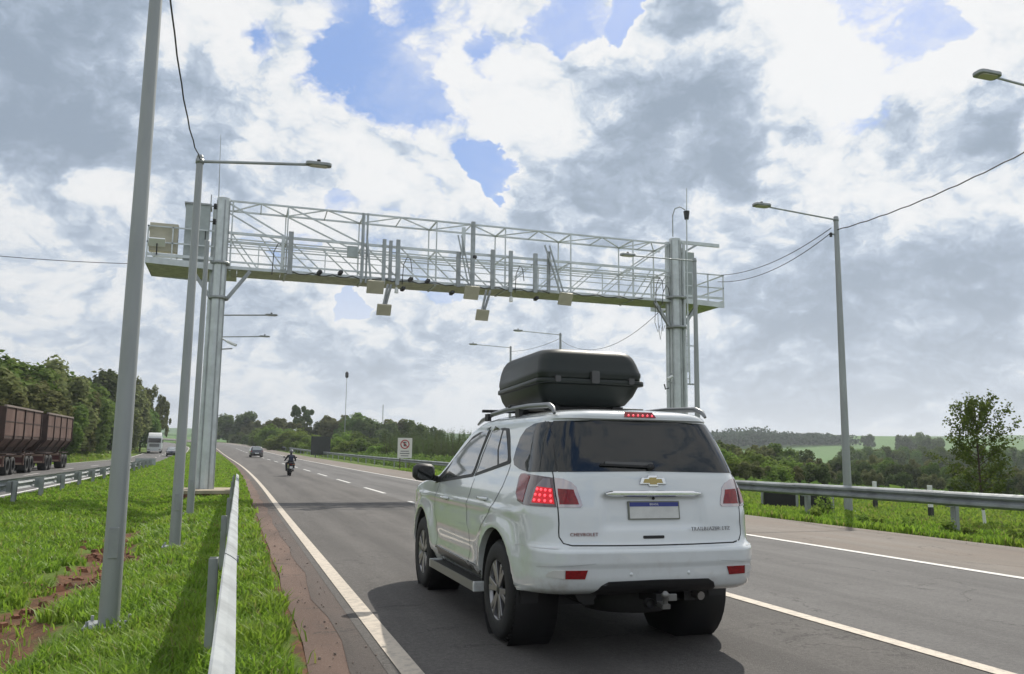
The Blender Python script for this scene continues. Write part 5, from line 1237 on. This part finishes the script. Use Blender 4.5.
# ------------------------------------------------------------------ vegetation
def leaf_mat(name, c1, c2, trans=.25, isl=.5):
    m = bpy.data.materials.new(name); m.use_nodes = True; T = NT(m.node_tree); b = T.n['Principled BSDF']; out = T.n['Material Output']
    tc = T.node('ShaderNodeTexCoord').outputs['Object']; isl_ = T.node('ShaderNodeNewGeometry').outputs['Random Per Island']
    obr = T.node('ShaderNodeObjectInfo').outputs['Random']
    f = T.math('ADD', T.math('MULTIPLY', T.noise(tc, 6, 3, .5), .5), T.math('MULTIPLY', isl_, isl))
    c = T.mix(T.smooth(f, .2, .8), c1, c2)
    hs = T.node('ShaderNodeHueSaturation'); T.set(hs.inputs['Color'], c); T.set(hs.inputs['Value'], T.math('MULTIPLY_ADD', obr, .5, .75)); T.set(hs.inputs['Hue'], T.math('MULTIPLY_ADD', obr, .03, .485))
    T.set(b.inputs['Base Color'], hs.outputs[0]); b.inputs['Roughness'].default_value = .85; b.inputs['Specular IOR Level'].default_value = .08
    tr = T.node('ShaderNodeBsdfTranslucent'); T.set(tr.inputs[0], hs.outputs[0]); mx = T.node('ShaderNodeMixShader'); mx.inputs[0].default_value = trans
    T.l.new(b.outputs[0], mx.inputs[1]); T.l.new(tr.outputs[0], mx.inputs[2]); T.l.new(mx.outputs[0], out.inputs[0]); return m
LM_DARK = leaf_mat('dark_leaves', (.070, .105, .034), (.135, .175, .056), .42, .35); LM_OLIVE = leaf_mat('olive_leaves', (.130, .150, .056), (.225, .235, .095), .42, .35)
LM_MID = leaf_mat('mid_green_leaves', (.095, .155, .036), (.175, .235, .058), .42, .35); LM_LIGHT = leaf_mat('light_green_leaves', (.14, .215, .040), (.25, .33, .070), .45, .35)
LM_CANE = leaf_mat('reedy_leaves', (.060, .10, .030), (.13, .175, .060), .38, .35); BARK = mat('bark', (.10, .075, .055), .9, var=.4, vscale=8, bump=.01, bscale=12)
LM_BLUE = leaf_mat('far_dark_leaves', (.045, .070, .045), (.070, .10, .062), .3)

def quads_mesh(name, C, N, size, m, seed=0, aspect=1.0):
    """leaf-sized faces at points C facing roughly N"""
    r = np.random.default_rng(seed); n = len(C)
    N = N/np.linalg.norm(N, axis=1, keepdims=True)
    a = r.normal(size=(n, 3)); a -= N*(a*N).sum(1, keepdims=True); a /= np.linalg.norm(a, axis=1, keepdims=True); b = np.cross(N, a)
    s = (size*(0.6+.8*r.random(n)))[:, None] if np.isscalar(size) else size[:, None]*(0.6+.8*r.random((n, 1)))
    k = r.random((n, 4, 1))*.5+.75
    V = np.stack([C-a*s*aspect*k[:, 0], C-b*s*k[:, 1], C+a*s*aspect*k[:, 2]+N*s*.25, C+b*s*k[:, 3]], 1).reshape(-1, 3)
    me = bpy.data.meshes.new(name); me.vertices.add(4*n); me.vertices.foreach_set('co', V.astype(np.float32).ravel())
    me.loops.add(4*n); me.loops.foreach_set('vertex_index', np.arange(4*n, dtype=np.int32)); me.polygons.add(n)
    me.polygons.foreach_set('loop_start', np.arange(0, 4*n, 4, dtype=np.int32)); me.polygons.foreach_set('loop_total', np.full(n, 4, dtype=np.int32))
    me.update(calc_edges=True); me.materials.append(m); return me
def crown_points(seed, nleaf, nclump, env, clump_r, flat=.8):
    r = np.random.default_rng(seed); cs = []
    while len(cs) < nclump:
        p = r.uniform(-1, 1, 3); p[2] = (p[2]+1)/2
        if env(p): cs.append(p)
    cs = np.array(cs); rad = clump_r*(.6+.8*r.random(nclump))
    idx = r.integers(0, nclump, nleaf); d = r.normal(size=(nleaf, 3)); d /= np.linalg.norm(d, axis=1, keepdims=True); d[:, 2] *= flat
    rr = rad[idx]*(.45+.65*r.random(nleaf)**.5); C = cs[idx]+d*rr[:, None]; C[:, 2] = np.maximum(C[:, 2], 0.0)
    N = d+.5*r.normal(size=(nleaf, 3))+np.array([0, 0, .35]); return C, N, cs
# unit crowns: radius 1 sideways (half width .5), height 1; scaled per tree
KIND = {}
def make_kind(k, seed, nleaf, nclump, env, cr, size, m, trunkh=.25, z0=.12, bark=True, flat=.8, half=.42, trunk_r=.022, aspect=1.0, nbr=9):
    C, N, cs = crown_points(seed, nleaf, nclump, env, cr, flat)
    C = C*np.array([half, half, 1-z0])+np.array([0, 0, z0]); cs = cs*np.array([half, half, 1-z0])+np.array([0, 0, z0])
    crown = quads_mesh('crown', C, N, size, m, seed, aspect)
    b = MB(); b.tube([(0, 0, -.06), (.01, 0, trunkh*.5), (.0, .01, trunkh), (.01, 0, min(.8, trunkh+.35))], [trunk_r*1.3, trunk_r, trunk_r*.85, trunk_r*.3], 7)
    for c in cs[:nbr]:
        h = min(c[2]*.6, trunkh+.2); b.tube([(0, 0, h), tuple(c*np.array([.5, .5, 1])*.5+np.array([0, 0, h*.5])), tuple(c)], [trunk_r*.5, trunk_r*.35, trunk_r*.12], 5)
    KIND[k] = (crown, b.mesh('trunk', BARK))
ell = lambda p, zc=.5, zr=.5, rx=1.0: (p[0]**2+p[1]**2)/rx**2+((p[2]-zc)/zr)**2 < 1
make_kind(0, 11, 9880, 46, lambda p: ell(p), .20, 0.0222, LM_OLIVE)
make_kind(1, 12, 9880, 40, lambda p: ell(p) and p[2] > .08, .23, 0.0222, LM_MID)
make_kind(2, 13, 10640, 60, lambda p: ell(p, .45, .55), .17, 0.0207, LM_OLIVE, z0=.05)
make_kind(3, 14, 9880, 42, lambda p: ell(p), .21, 0.0222, LM_DARK)
make_kind(4, 15, 7220, 44, lambda p: ell(p, .5, .52, .9) and (p[0]*7+p[2]*9) % 1 > .25, .14, 0.0178, LM_OLIVE, trunkh=.4, z0=.22)
make_kind(5, 16, 3230, 16, lambda p: p[2] > .55 and p[0]**2+p[1]**2 < .9 and p[2] < .95, .20, 0.0252, LM_DARK, trunkh=.6, z0=.1, half=.32, flat=.5, trunk_r=.018)
make_kind(6, 17, 9880, 36, lambda p: ell(p, .35, .62), .26, 0.0252, LM_LIGHT, trunkh=.1, z0=0.0, half=.5)
make_kind(7, 18, 9500, 36, lambda p: ell(p, .35, .62), .26, 0.0252, LM_MID, trunkh=.1, z0=0.0, half=.5)
make_kind(8, 19, 5700, 60, lambda p: p[0]**2+p[1]**2 < (1.05-p[2]*.8)**2, .13, 0.0148, LM_CANE, trunkh=.5, z0=0.0, half=.5, flat=2.2)
make_kind(9, 20, 5700, 60, lambda p: p[0]**2+p[1]**2 < (1.05-p[2]*.7)**2, .14, 0.0148, LM_DARK, trunkh=.4, z0=0.0, half=.5, flat=2.2)
# x, y, height, spread, kind
TREES_LEFT = [(-20.3,72,9.4,1.0,0),(-22.6,90,10.7,1.0,1),(-22.3,100,11.3,1.0,0),(-22.1,112,12.2,1.0,2),(-21.5,122,11.6,0.9,1),(-25.1,165,16.6,0.85,3),(-22.7,175,16.2,0.8,0),(-20.4,190,16.4,0.8,4),(-18.4,205,15.6,0.7,4),(-18.4,88,8.0,0.9,2),(-20.1,120,9.6,0.8,0),(-21.2,150,9.9,0.8,1),(-19.7,165,10.1,0.8,2),(-18.2,185,9.9,0.7,1),(-18.6,80,7.0,0.9,2),(-17.7,68,7.0,1,0),(-19.4,105,7.4,0.9,1),(-17.1,215,12.0,0.6,4),(-21.1,140,4.5,1.3,6),(-21.4,128,3.8,1.3,6)]
TREES_MID = [(0.9,335,12.0,1.5,3),(-3.1,350,9.9,1.4,1),(6.0,330,8.4,1.4,0),(17.9,260,12.0,0.9,5),(11.6,240,7.8,1.6,0),(22.1,250,8.8,1.5,3),(26.7,240,9.5,1.5,0),(31.5,235,9.8,1.5,1),(35.7,230,9.7,1.5,3),(42.4,240,9.6,1.5,0),(46.0,235,9.0,1.5,1),(52.9,240,8.7,1.5,3)]
BUSHES_MID = [(7.0,255,4.7,1.7,6),(9.5,225,5.4,1.8,6),(11.7,195,4.5,1.9,6),(3.7,290,2.8,1.8,7),(13.2,180,3.7,1.9,6),(8.6,235,2.8,1.8,7),(14.4,165,3.1,2.0,6),(16.1,150,2.9,1.8,6),(17.9,142,2.7,1.8,6),(19.5,135,2.5,1.8,7),(19.6,165,4.0,1.6,6),(22.1,158,3.6,1.6,7),(0.6,320,3.4,1.7,7),(11.1,205,2.7,2,7),(20.6,128,2.1,1.9,6),(12.9,185,2.4,1.8,7),(14.8,150,1.9,1.8,7),(5.6,262,2.0,2,6),(13.9,172,2.1,2,6)]
TREES_ROW = [(24.8,150,4.6,0.52,8),(27.1,157,4.7,0.52,8),(29.5,164,4.3,0.52,8),(31.4,171,5.3,0.52,8),(34.0,178,4.9,0.52,8),(30.8,155,5.3,0.52,8),(32.8,162,4.9,0.52,8),(35.5,169,5.0,0.52,8),(38.3,176,5.6,0.52,8),(33.9,153,5.0,0.52,8),(36.6,160,5.6,0.52,8),(39.5,167,5.7,0.52,8),(41.9,174,5.3,0.52,8),(37.5,151,5.6,0.52,8),(40.4,158,5.3,0.52,8),(42.9,165,6.3,0.52,8),(46.0,172,6.0,0.52,8),(49.3,179,6.0,0.52,8),(43.6,156,5.9,0.52,8),(19.9,118,3.4,0.6,9),(22.4,127,3.5,0.6,9),(22.3,122,3.5,0.6,9),(24.9,131,3.7,0.6,9),(24.9,126,3.7,0.6,9),(24.8,121,3.6,0.6,9),(27.6,130,3.9,0.6,9),(27.4,125,3.8,0.6,9),(27.2,120,3.8,0.6,9),(30.2,129,4.1,0.6,9),(29.9,124,4.0,0.6,9),(29.6,119,4.0,0.6,9),(32.8,128,4.2,0.6,9),(32.4,123,4.2,0.6,9),(32.0,118,4.1,0.6,9),(35.4,127,4.4,0.6,9)]
TREES_RIGHT = [(47.6,80,3.6,1.3,0),(46.0,74,3.7,1.4,6),(50.7,78,3.8,1.4,0),(48.8,72,3.4,1.5,6),(53.7,76,3.4,1.4,3),(52.9,72,3.0,1.5,6),(38.1,60,2.3,1.6,6),(38.6,58,2.1,1.6,0),(40.2,58,2.1,1.7,6),(43.5,60,2.0,1.5,0),(48.3,64,2.5,1.5,3),(72.8,95,3.8,1.4,0),(83.1,105,4.6,1.3,3),(89.8,110,4.6,1.2,1),(84.1,100,4.1,1.3,3),(93.2,108,5.2,1.3,0),(90.8,102,4.5,1.3,1),(89.6,98,4.1,1.2,3),(98.1,104,4.9,1.2,0),(93.3,96,4.1,1.2,1),(98.2,98,4.6,1.2,3),(94.7,92,4.0,1.2,0),(96.0,90,4.2,1.2,1),(95.0,86,3.8,1.2,3),(95.7,84,4.1,1.2,0),(94.8,80,3.9,1.2,1),(65.8,84,2.6,1.4,0),(65.6,80,2.4,1.4,3),(70.3,82,2.6,1.3,0),(72.8,80,2.6,1.3,3),(75.2,78,2.5,1.3,0),(75.4,74,2.4,1.3,1),(76.6,70,2.5,1.3,3),(53.9,95,4.2,1.3,3),(64.4,110,5.0,1.3,0),(64.0,105,5.2,1.4,1),(70.8,110,5.6,1.3,3),(70.7,105,5.3,1.3,0),(73.8,105,5.4,1.3,1),(79.3,108,5.4,1.2,3),(39.7,90,3.4,1.3,6),(44.8,90,3.7,1.3,0),(46.0,85,3.7,1.3,6),(36.8,95,3.3,1.3,3),(33.4,100,3.4,1.3,0),(31.1,110,3.5,1.3,3)]
TREES_VALLEY = [(189.8,230,10.4,1.2,1),(219.4,261,10.0,1.2,3),(198.6,232,10.4,1.2,1),(229.3,263,9.9,1.2,3),(207.7,234,10.4,1.2,1),(239.4,265,9.9,1.2,3),(217.0,236,10.3,1.2,1),(249.8,267,9.8,1.2,3),(226.5,238,10.3,1.2,1),(260.4,269,9.8,1.2,3),(236.3,240,10.2,1.2,1),(271.4,271,9.7,1.2,3),(246.4,242,10.2,1.2,1),(282.6,273,9.6,1.2,3),(256.7,244,10.2,1.2,1),(294.1,275,9.5,1.2,3),(267.3,246,10.1,1.2,1),(305.9,277,9.3,1.2,3),(278.2,248,10.0,1.2,1),(318.0,279,9.2,1.2,3)]
TREES_LONE = [(387.5,420,14.4,1,3),(398.1,420,14.5,1,1),(428.7,500,10.8,1,3),(350.3,360,12.7,1.2,3)]
RIDGE = [(217.0,560,11.9),(247.0,560,13.6),(279.0,560,13.2),(312.0,560,12.7),(328.0,560,12.7),(341.0,560,12.8),(354.0,560,13.0),(367.0,560,14.0),(380.0,560,13.5),(393.0,560,10.9),(407.0,560,9.2),(416.0,560,9.9),(430.0,560,9.1),(444.0,560,8.5),(455.0,560,7.1),(459.0,560,4.0)]
KW = {0: 'olive green broadleaf tree', 1: 'mid green rounded tree', 2: 'dense olive tree with foliage down to the grass', 3: 'dark green broadleaf tree', 4: 'tall loose crowned tree with sky showing through', 5: 'tall tree with a flat umbrella crown', 6: 'light green bushy tree', 7: 'mid green spreading bush', 8: 'narrow feathery pale green tree', 9: 'narrow dark green tree'}
ONES = 'first second third fourth fifth sixth seventh eighth ninth tenth eleventh twelfth thirteenth fourteenth fifteenth sixteenth seventeenth eighteenth nineteenth'.split()
def ordinal(i):
    if i < 20: return ONES[i-1]
    tens = ['twent', 'thirt', 'fort', 'fift'][i//10-2]
    return tens+'ieth' if i % 10 == 0 else tens+'y-'+ONES[i % 10-1]
def plant(L, where, group, name='tree', hs=1.0, of=None):
    L = sorted(L, key=lambda a: a[0]/a[1])
    for i, (x, y, h, sp, k) in enumerate(L):
        z = gz(x, y); h = h*1.0*hs; crown, trunk = KIND[k]
        label = KW[k]+((', %s from the left ' % ordinal(i+1)) if len(L) > 1 else ' ')+where
        t = thing(name, label, 'tree' if name != 'bush' else 'bush', (x, y, z-.05), random.uniform(0, 6.28), group)
        w = h*sp*random.uniform(.92, 1.1)
        c = link('crown', crown, t); c.scale = (w, w*random.uniform(.9, 1.1), h)
        tr = link('trunk', trunk, t); tr.scale = (h*.9, h*.9, h)
KW = {0: 'olive green broadleaf tree', 1: 'mid green rounded tree', 2: 'dense low-branched olive tree', 3: 'dark green broadleaf tree', 4: 'tall loose crowned tree', 5: 'tall tree with a flat umbrella crown', 6: 'light green bushy tree', 7: 'mid green spreading bush', 8: 'narrow pale green tree', 9: 'narrow dark green tree'}
plant([(x, y, h*.95, sp*(1.4 if k != 4 else 1.0), k) for x, y, h, sp, k in TREES_LEFT[:18]], 'in the belt behind the truck', 'trees in the belt along the left side', hs=.90)
plant(TREES_LEFT[18:], 'beside the opposite carriageway', 'bushes below the left tree belt', 'bush')
plant([a for a in TREES_MID if a[4] != 5], 'in the wood beyond the bend', 'trees of the wood beyond the bend')
plant([a for a in TREES_MID if a[4] == 5], 'rising above the wood beyond the motorcyclist', None)
plant(BUSHES_MID, 'beyond the far guardrail', 'bushes along the verge beyond the far guardrail', 'bush', hs=1.05)
plant(TREES_ROW, 'in the rows behind the road sign', 'close planted narrow trees behind the road sign')
plant(TREES_RIGHT, 'below the right guardrail', 'trees in the hollow below the right guardrail')
plant(TREES_VALLEY, 'in the far valley belt', 'trees of the far valley belt')
plant(TREES_LONE, 'alone on the fields at the horizon', 'lone trees on the far fields')
# wooded ridge on the horizon: one mass
def ridge():
    r = np.random.default_rng(3); P = []; xs = [p[0] for p in RIDGE]; hs = [p[2] for p in RIDGE]
    n = 26000; x = r.uniform(xs[0], xs[-1], n); y = 560+r.uniform(-18, 45, n)
    tree = np.floor(x/6.0); th = (np.sin(tree*12.9898)*43758.5453) % 1; cx = (tree+.5)*6.0
    H = np.interp(x, xs, hs)*(.82+.30*th)*(1-.5*np.clip(np.abs(x-cx)/3.6, 0, 1)**2)
    g = np.array([gz(a, 560) for a in np.linspace(xs[0], xs[-1], 60)]); gzv = np.interp(x, np.linspace(xs[0], xs[-1], 60), g)
    z = gzv+H*r.random(n)**.6
    N = r.normal(size=(n, 3))+np.array([0, -.8, .5])
    me = quads_mesh('forest', np.stack([x, y, z], 1), N, .85, LM_BLUE, 4)
    tag(link('forest', me), kind='stuff')
ridge()
def rough_mass(name, n, fx, fy, fh, size, m, seed):
    r = np.random.default_rng(seed); u = r.random(n); v = r.random(n); X = fx(u, v); Y = fy(u, v)
    Q = X-cshift(Y); Z = ground_z(Q, Y)+fh(u, v)*r.random(n)
    me = quads_mesh(name, np.stack([X, Y, Z], 1), r.normal(size=(n, 3))+np.array([0, -.3, .8]), size, m, seed); tag(link(name, me), kind='stuff')
# rank growth on the verge beyond the far guardrail, and scrub covering the hollow floor
rough_mass('undergrowth', 16000, lambda u, v: 15.6+7*v+cshift(40+160*u), lambda u, v: 40+160*u, lambda u, v: .25+1.0*v, .16, LM_MID, 21)
rough_mass('undergrowth', 14000, lambda u, v: 28+90*u, lambda u, v: (42+75*v), lambda u, v: .6+0*u, .30, LM_MID, 22)

# sapling behind the right guardrail
def sapling():
    X, Y = 17.62, 16.65; z = gz(X, Y); t = thing('sapling', 'young tree with sparse open crown behind the right guardrail near the right edge', 'tree', (X, Y, z))
    r = np.random.default_rng(5); H = 3.25
    b = MB(); b.tube([(.03, 0, -.1), (.0, 0, .55), (-.03, .01, 1.3), (-.05, 0, 2.2), (-.06, .02, 3.0)], [.034, .03, .024, .014, .005], 8)
    tips = []
    for k in range(40):
        h = .50+2.4*(k/40)**.9; a = k*2.4+r.uniform(-.3, .3); L = (.92*(1-((h-1.3)/2.1)**2 if h > 1.3 else 1)-(.15 if h < .8 else 0))*r.uniform(.65, 1.1); L = max(.18, L)
        p0 = Vector((-.03*h/2, 0, h)); p1 = p0+Vector((math.cos(a)*L*.5, math.sin(a)*L*.5, .18*L+.1)); p2 = p0+Vector((math.cos(a)*L, math.sin(a)*L, .48*L+.1))
        b.tube([p0, p1, p2], [.011, .007, .003], 5)
        for q in range(3):
            s = .35+.3*q; base = p0.lerp(p2, s); e = base+Vector((r.normal()*.14, r.normal()*.14, .12+.1*r.random())); b.tube([base, e], [.004, .002], 4); tips.append((base, e))
        tips.append((p0.lerp(p2, .45), p2)); tips.append((p1, p2))
    b.build('branches', BARK, t)
    C = []; 
    for p, q in tips:
        for i in range(34): C.append(tuple(p.lerp(q, r.random()*1.15)+Vector(r.normal(size=3)*.055)))
    C = np.array(C); me = quads_mesh('leaves', C, r.normal(size=C.shape)+np.array([0, 0, .6]), .027, LM_MID, 8, 1.0); link('leaves', me, t)
    MB().tube([(.03, 0, .0), (.0, 0, .42)], [.040, .036], 10).build('whitewashed_foot', WHITE_PAINT, t)
sapling()

# masts on the horizon
mt = thing('far_mast', 'thin far mast with a small dark head above the trees', 'mast', (24.5, 205, gz(24.5, 205)))
HM = 20.6-gz(24.5, 205)
MB().tube([(0, 0, 0), (0, 0, HM)], [.10, .06], 6).build('pole', GALV_D, mt); MB().lathe([(-.9, .05), (-.6, .38), (.3, .42), (.7, .12)], (0, 0, HM), 'Z', 8).build('mast_head', DARK, mt)
m2 = thing('lattice_mast', 'faint thin radio mast on the skyline left of the road sign', 'mast', (62, 380, gz(62, 380)))
for s in ((-.4, -.2), (.4, -.2), (0, .4)): MB().beam((s[0], s[1], 0), (s[0]*.3, s[1]*.3, 21), .10).build('mast_leg', GALV_D, m2)
for k in range(9): MB().beam((-.4+.03*k, -.2, 1+2.2*k), (.4-.03*k, -.2, 2.4+2.2*k), .07).build('mast_brace', GALV_D, m2)

# ---- grass
def grass(name, seed, n, qr, yr, h, m, wbase=.0035, dens_pow=1.6, keep=None, lean=.35, hvar=.6):
    r = np.random.default_rng(seed)
    u = r.random(n); a = 1-dens_pow; y0, y1 = yr
    Y = (y0**a+(y1**a-y0**a)*u)**(1/a); Q = r.uniform(qr[0], qr[1], n)
    s = soil_amount(Q, Y)+.25*np.sin(Q*5+Y*1.7)*np.sin(Y*3.1); ok = (s < .34) | (r.random(n) < .025)
    # patchy growth in clumps
    cl = .5+.5*np.sin(Q*4.3+1.7*np.sin(Y*1.9))*np.sin(Y*3.7+2.1*np.sin(Q*2.3))
    if keep is not None: ok &= keep(Q, Y, r)
    Q, Y, cl = Q[ok], Y[ok], cl[ok]; n = len(Q)
    D = np.hypot(Q, Y); H = h*(1-hvar/2+hvar*r.random(n))*(.55+.75*cl)*(1+.006*D); W = wbase*(1+D/3.5)
    X = Q+cshift(Y); Z = ground_z(Q, Y)-.01
    az = r.uniform(0, 2*PI, n); L = H*lean*(r.random(n)*1.6+.2); dx, dy = np.cos(az), np.sin(az)
    fa = az+PI/2+r.normal(size=n)*.5; wx, wy = np.cos(fa)*W, np.sin(fa)*W
    V = np.empty((n, 5, 3), np.float32)
    V[:, 0] = np.stack([X-wx, Y-wy, Z], 1); V[:, 1] = np.stack([X+wx, Y+wy, Z], 1)
    V[:, 2] = np.stack([X+wx*.8+dx*L*.35, Y+wy*.8+dy*L*.35, Z+H*.6], 1); V[:, 3] = np.stack([X-wx*.8+dx*L*.35, Y-wy*.8+dy*L*.35, Z+H*.6], 1)
    V[:, 4] = np.stack([X+dx*L, Y+dy*L, Z+H*(1-.25*lean)], 1)
    me = bpy.data.meshes.new(name); me.vertices.add(5*n); me.vertices.foreach_set('co', V.ravel())
    o = np.arange(n, dtype=np.int32)[:, None]*5
    loops = np.concatenate([o+0, o+1, o+2, o+3, o+3, o+2, o+4], 1).ravel(); me.loops.add(7*n); me.loops.foreach_set('vertex_index', loops)
    me.polygons.add(2*n); st = (np.arange(n, dtype=np.int32)[:, None]*7+np.array([0, 4], np.int32)).ravel(); tt = np.tile(np.array([4, 3], np.int32), n)
    me.polygons.foreach_set('loop_start', st); me.polygons.foreach_set('loop_total', tt); me.update(calc_edges=True)
    me.polygons.foreach_set('use_smooth', np.ones(2*n, bool)); me.materials.append(m)
    tag(link(name, me), kind='stuff')
def grass_mat(name, c1, c2, c3, trans=.45):
    m = bpy.data.materials.new(name); m.use_nodes = True; T = NT(m.node_tree); b = T.n['Principled BSDF']; out = T.n['Material Output']
    tc = T.node('ShaderNodeTexCoord').outputs['Object']; isl = T.node('ShaderNodeNewGeometry').outputs['Random Per Island']
    c = T.mix(isl, c1, c2); c = T.mix(T.math('MULTIPLY', T.smooth(T.noise(tc, .9, 4, .6), .42, .68), .65), c, c3)
    c = T.mix(T.math('MULTIPLY', T.math('GREATER_THAN', isl, .92), .7), c, (.26, .22, .10))
    T.set(b.inputs['Base Color'], c); b.inputs['Roughness'].default_value = .5; b.inputs['Specular IOR Level'].default_value = .3
    tr = T.node('ShaderNodeBsdfTranslucent'); T.set(tr.inputs[0], c); mx = T.node('ShaderNodeMixShader'); mx.inputs[0].default_value = trans
    T.l.new(b.outputs[0], mx.inputs[1]); T.l.new(tr.outputs[0], mx.inputs[2]); T.l.new(mx.outputs[0], out.inputs[0]); return m
GRM = grass_mat('grass_blades', (.15, .26, .028), (.26, .42, .048), (.27, .37, .052), .5)
GRM2 = grass_mat('meadow_blades', (.16, .26, .034), (.25, .37, .052), (.29, .35, .065))
grass('grass', 1, 290000, (-6.2, .62), (2.2, 26), .125, GRM, wbase=.0027, lean=.55, hvar=.9)
grass('grass', 2, 110000, (-6.3, .56), (24, 150), .13, GRM, wbase=.0045, dens_pow=1.3)
grass('grass', 3, 60000, (12.95, 15.6), (5, 70), .13, GRM, wbase=.0035, dens_pow=1.3, keep=lambda Q, Y, r: r.random(len(Q)) < np.clip((Q-12.75)*2.2, .12, 1), hvar=.9)
grass('grass', 4, 90000, (15.4, 30), (5, 75), .14, GRM2, wbase=.005, dens_pow=1.2)
grass('grass', 5, 50000, (-24, -14.3), (30, 200), .22, GRM2, wbase=.007, dens_pow=1.3)
# weeds: leafy clumps near the right shoulder edge
def weed(X, Y, h, label, n=70, fern=False):
    r = np.random.default_rng(int(X*100+Y*10)); t = thing('weed', label, 'plant', (X, Y, gz(X, Y)-.02), group='weeds along the right shoulder')
    b = MB(); C = []; 
    for k in range(9):
        a = r.uniform(0, 6.28); q = Vector((math.cos(a)*h*.35, math.sin(a)*h*.35, h*r.uniform(.6, 1))); b.tube([(0, 0, 0), q*.5+Vector((0, 0, .05*h)), q], [.005, .004, .002], 4)
        for i in range(n//4): p = q*r.uniform(.35, 1.05); C.append((p.x+r.normal()*.035, p.y+r.normal()*.035, p.z+r.normal()*.03))
    b.build('stems', LM_MID, t); C = np.array(C); link('leaves', quads_mesh('leaves', C, r.normal(size=C.shape)+np.array([0, 0, 1]), .028, LM_LIGHT, 3, 1.6), t)
weed(15.3, 19.6, .62, 'tall feathery weed growing at the shoulder edge in front of the lamp pole', 90)
for k, (q, y, h) in enumerate(sorted([(13.7, 12.2, .34), (14.0, 10.9, .32), (13.8, 13.4, .30), (13.9, 15.1, .38), (14.1, 16.8, .30), (13.8, 9.6, .34), (14.0, 18.3, .36), (13.9, 21.5, .33), (14.2, 14.3, .36), (14.0, 24.0, .35), (13.7, 11.4, .26), (13.85, 16.0, .28)], key=lambda a: a[1]/a[0])):
    weed(q, y, h, 'low leafy weed, %s from the right in the grass under the right guardrail' % ordinal(k+1), 60)
# clods of red soil in the washed-out ditch
def clods():
    r = np.random.default_rng(9); b = MB(); SOILM = mat('red_soil_clod', (.20, .085, .045), .95, var=.5, vscale=9)
    for k in range(240):
        Y = 5.5+15*r.random(); wob = .18*math.sin(Y*.55)+.10*math.sin(Y*1.7+1); q = -2.1+wob+r.normal()*.20; s = .02+.06*r.random()**2
        z = float(ground_z(np.array(q), np.array(Y))); b.box((q, Y, z+s*.2), (s*2, s*1.6, s*1.2), rz=r.uniform(0, 3), rx=r.uniform(-.5, .5), taper=.6)
    tag(b.build('soil_clods', SOILM), kind='stuff')
clods()
def gravel():
    r = np.random.default_rng(10); b = MB(); GM = mat('grit', (.30, .24, .20), .9, var=.5, vscale=20)
    for k in range(420):
        Y = 4+30*r.random()**1.5; q = r.choice([r.normal(.78, .16), r.normal(12.8, .22)], p=[.7, .3]); s = .003+.008*r.random()**2
        if q > 1.1 and q < 5: continue
        b.box((q, Y, road_at(0, Y)+.002), (s*2, s*1.6, s*1.2), rz=r.uniform(0, 3), taper=.6)
    tag(b.build('gravel', GM), kind='stuff')
gravel()

# ------------------------------------------------------------------ air: pale haze that fades the far trees and fields
def haze():
    b = MB(); b.box((0, 3400, 105), (13600, 7700, 240)); m = bpy.data.materials.new('haze_air'); m.use_nodes = True; T = NT(m.node_tree)
    T.n.remove(T.n['Principled BSDF']); v = T.node('ShaderNodeVolumePrincipled'); v.inputs['Color'].default_value = (.86, .92, 1.0, 1); v.inputs['Density'].default_value = HAZE
    v.inputs['Anisotropy'].default_value = .3
    T.l.new(v.outputs[0], T.n['Material Output'].inputs['Volume'])
    tag(b.build('haze', m), kind='stuff')
HAZE = 0.00028
haze()
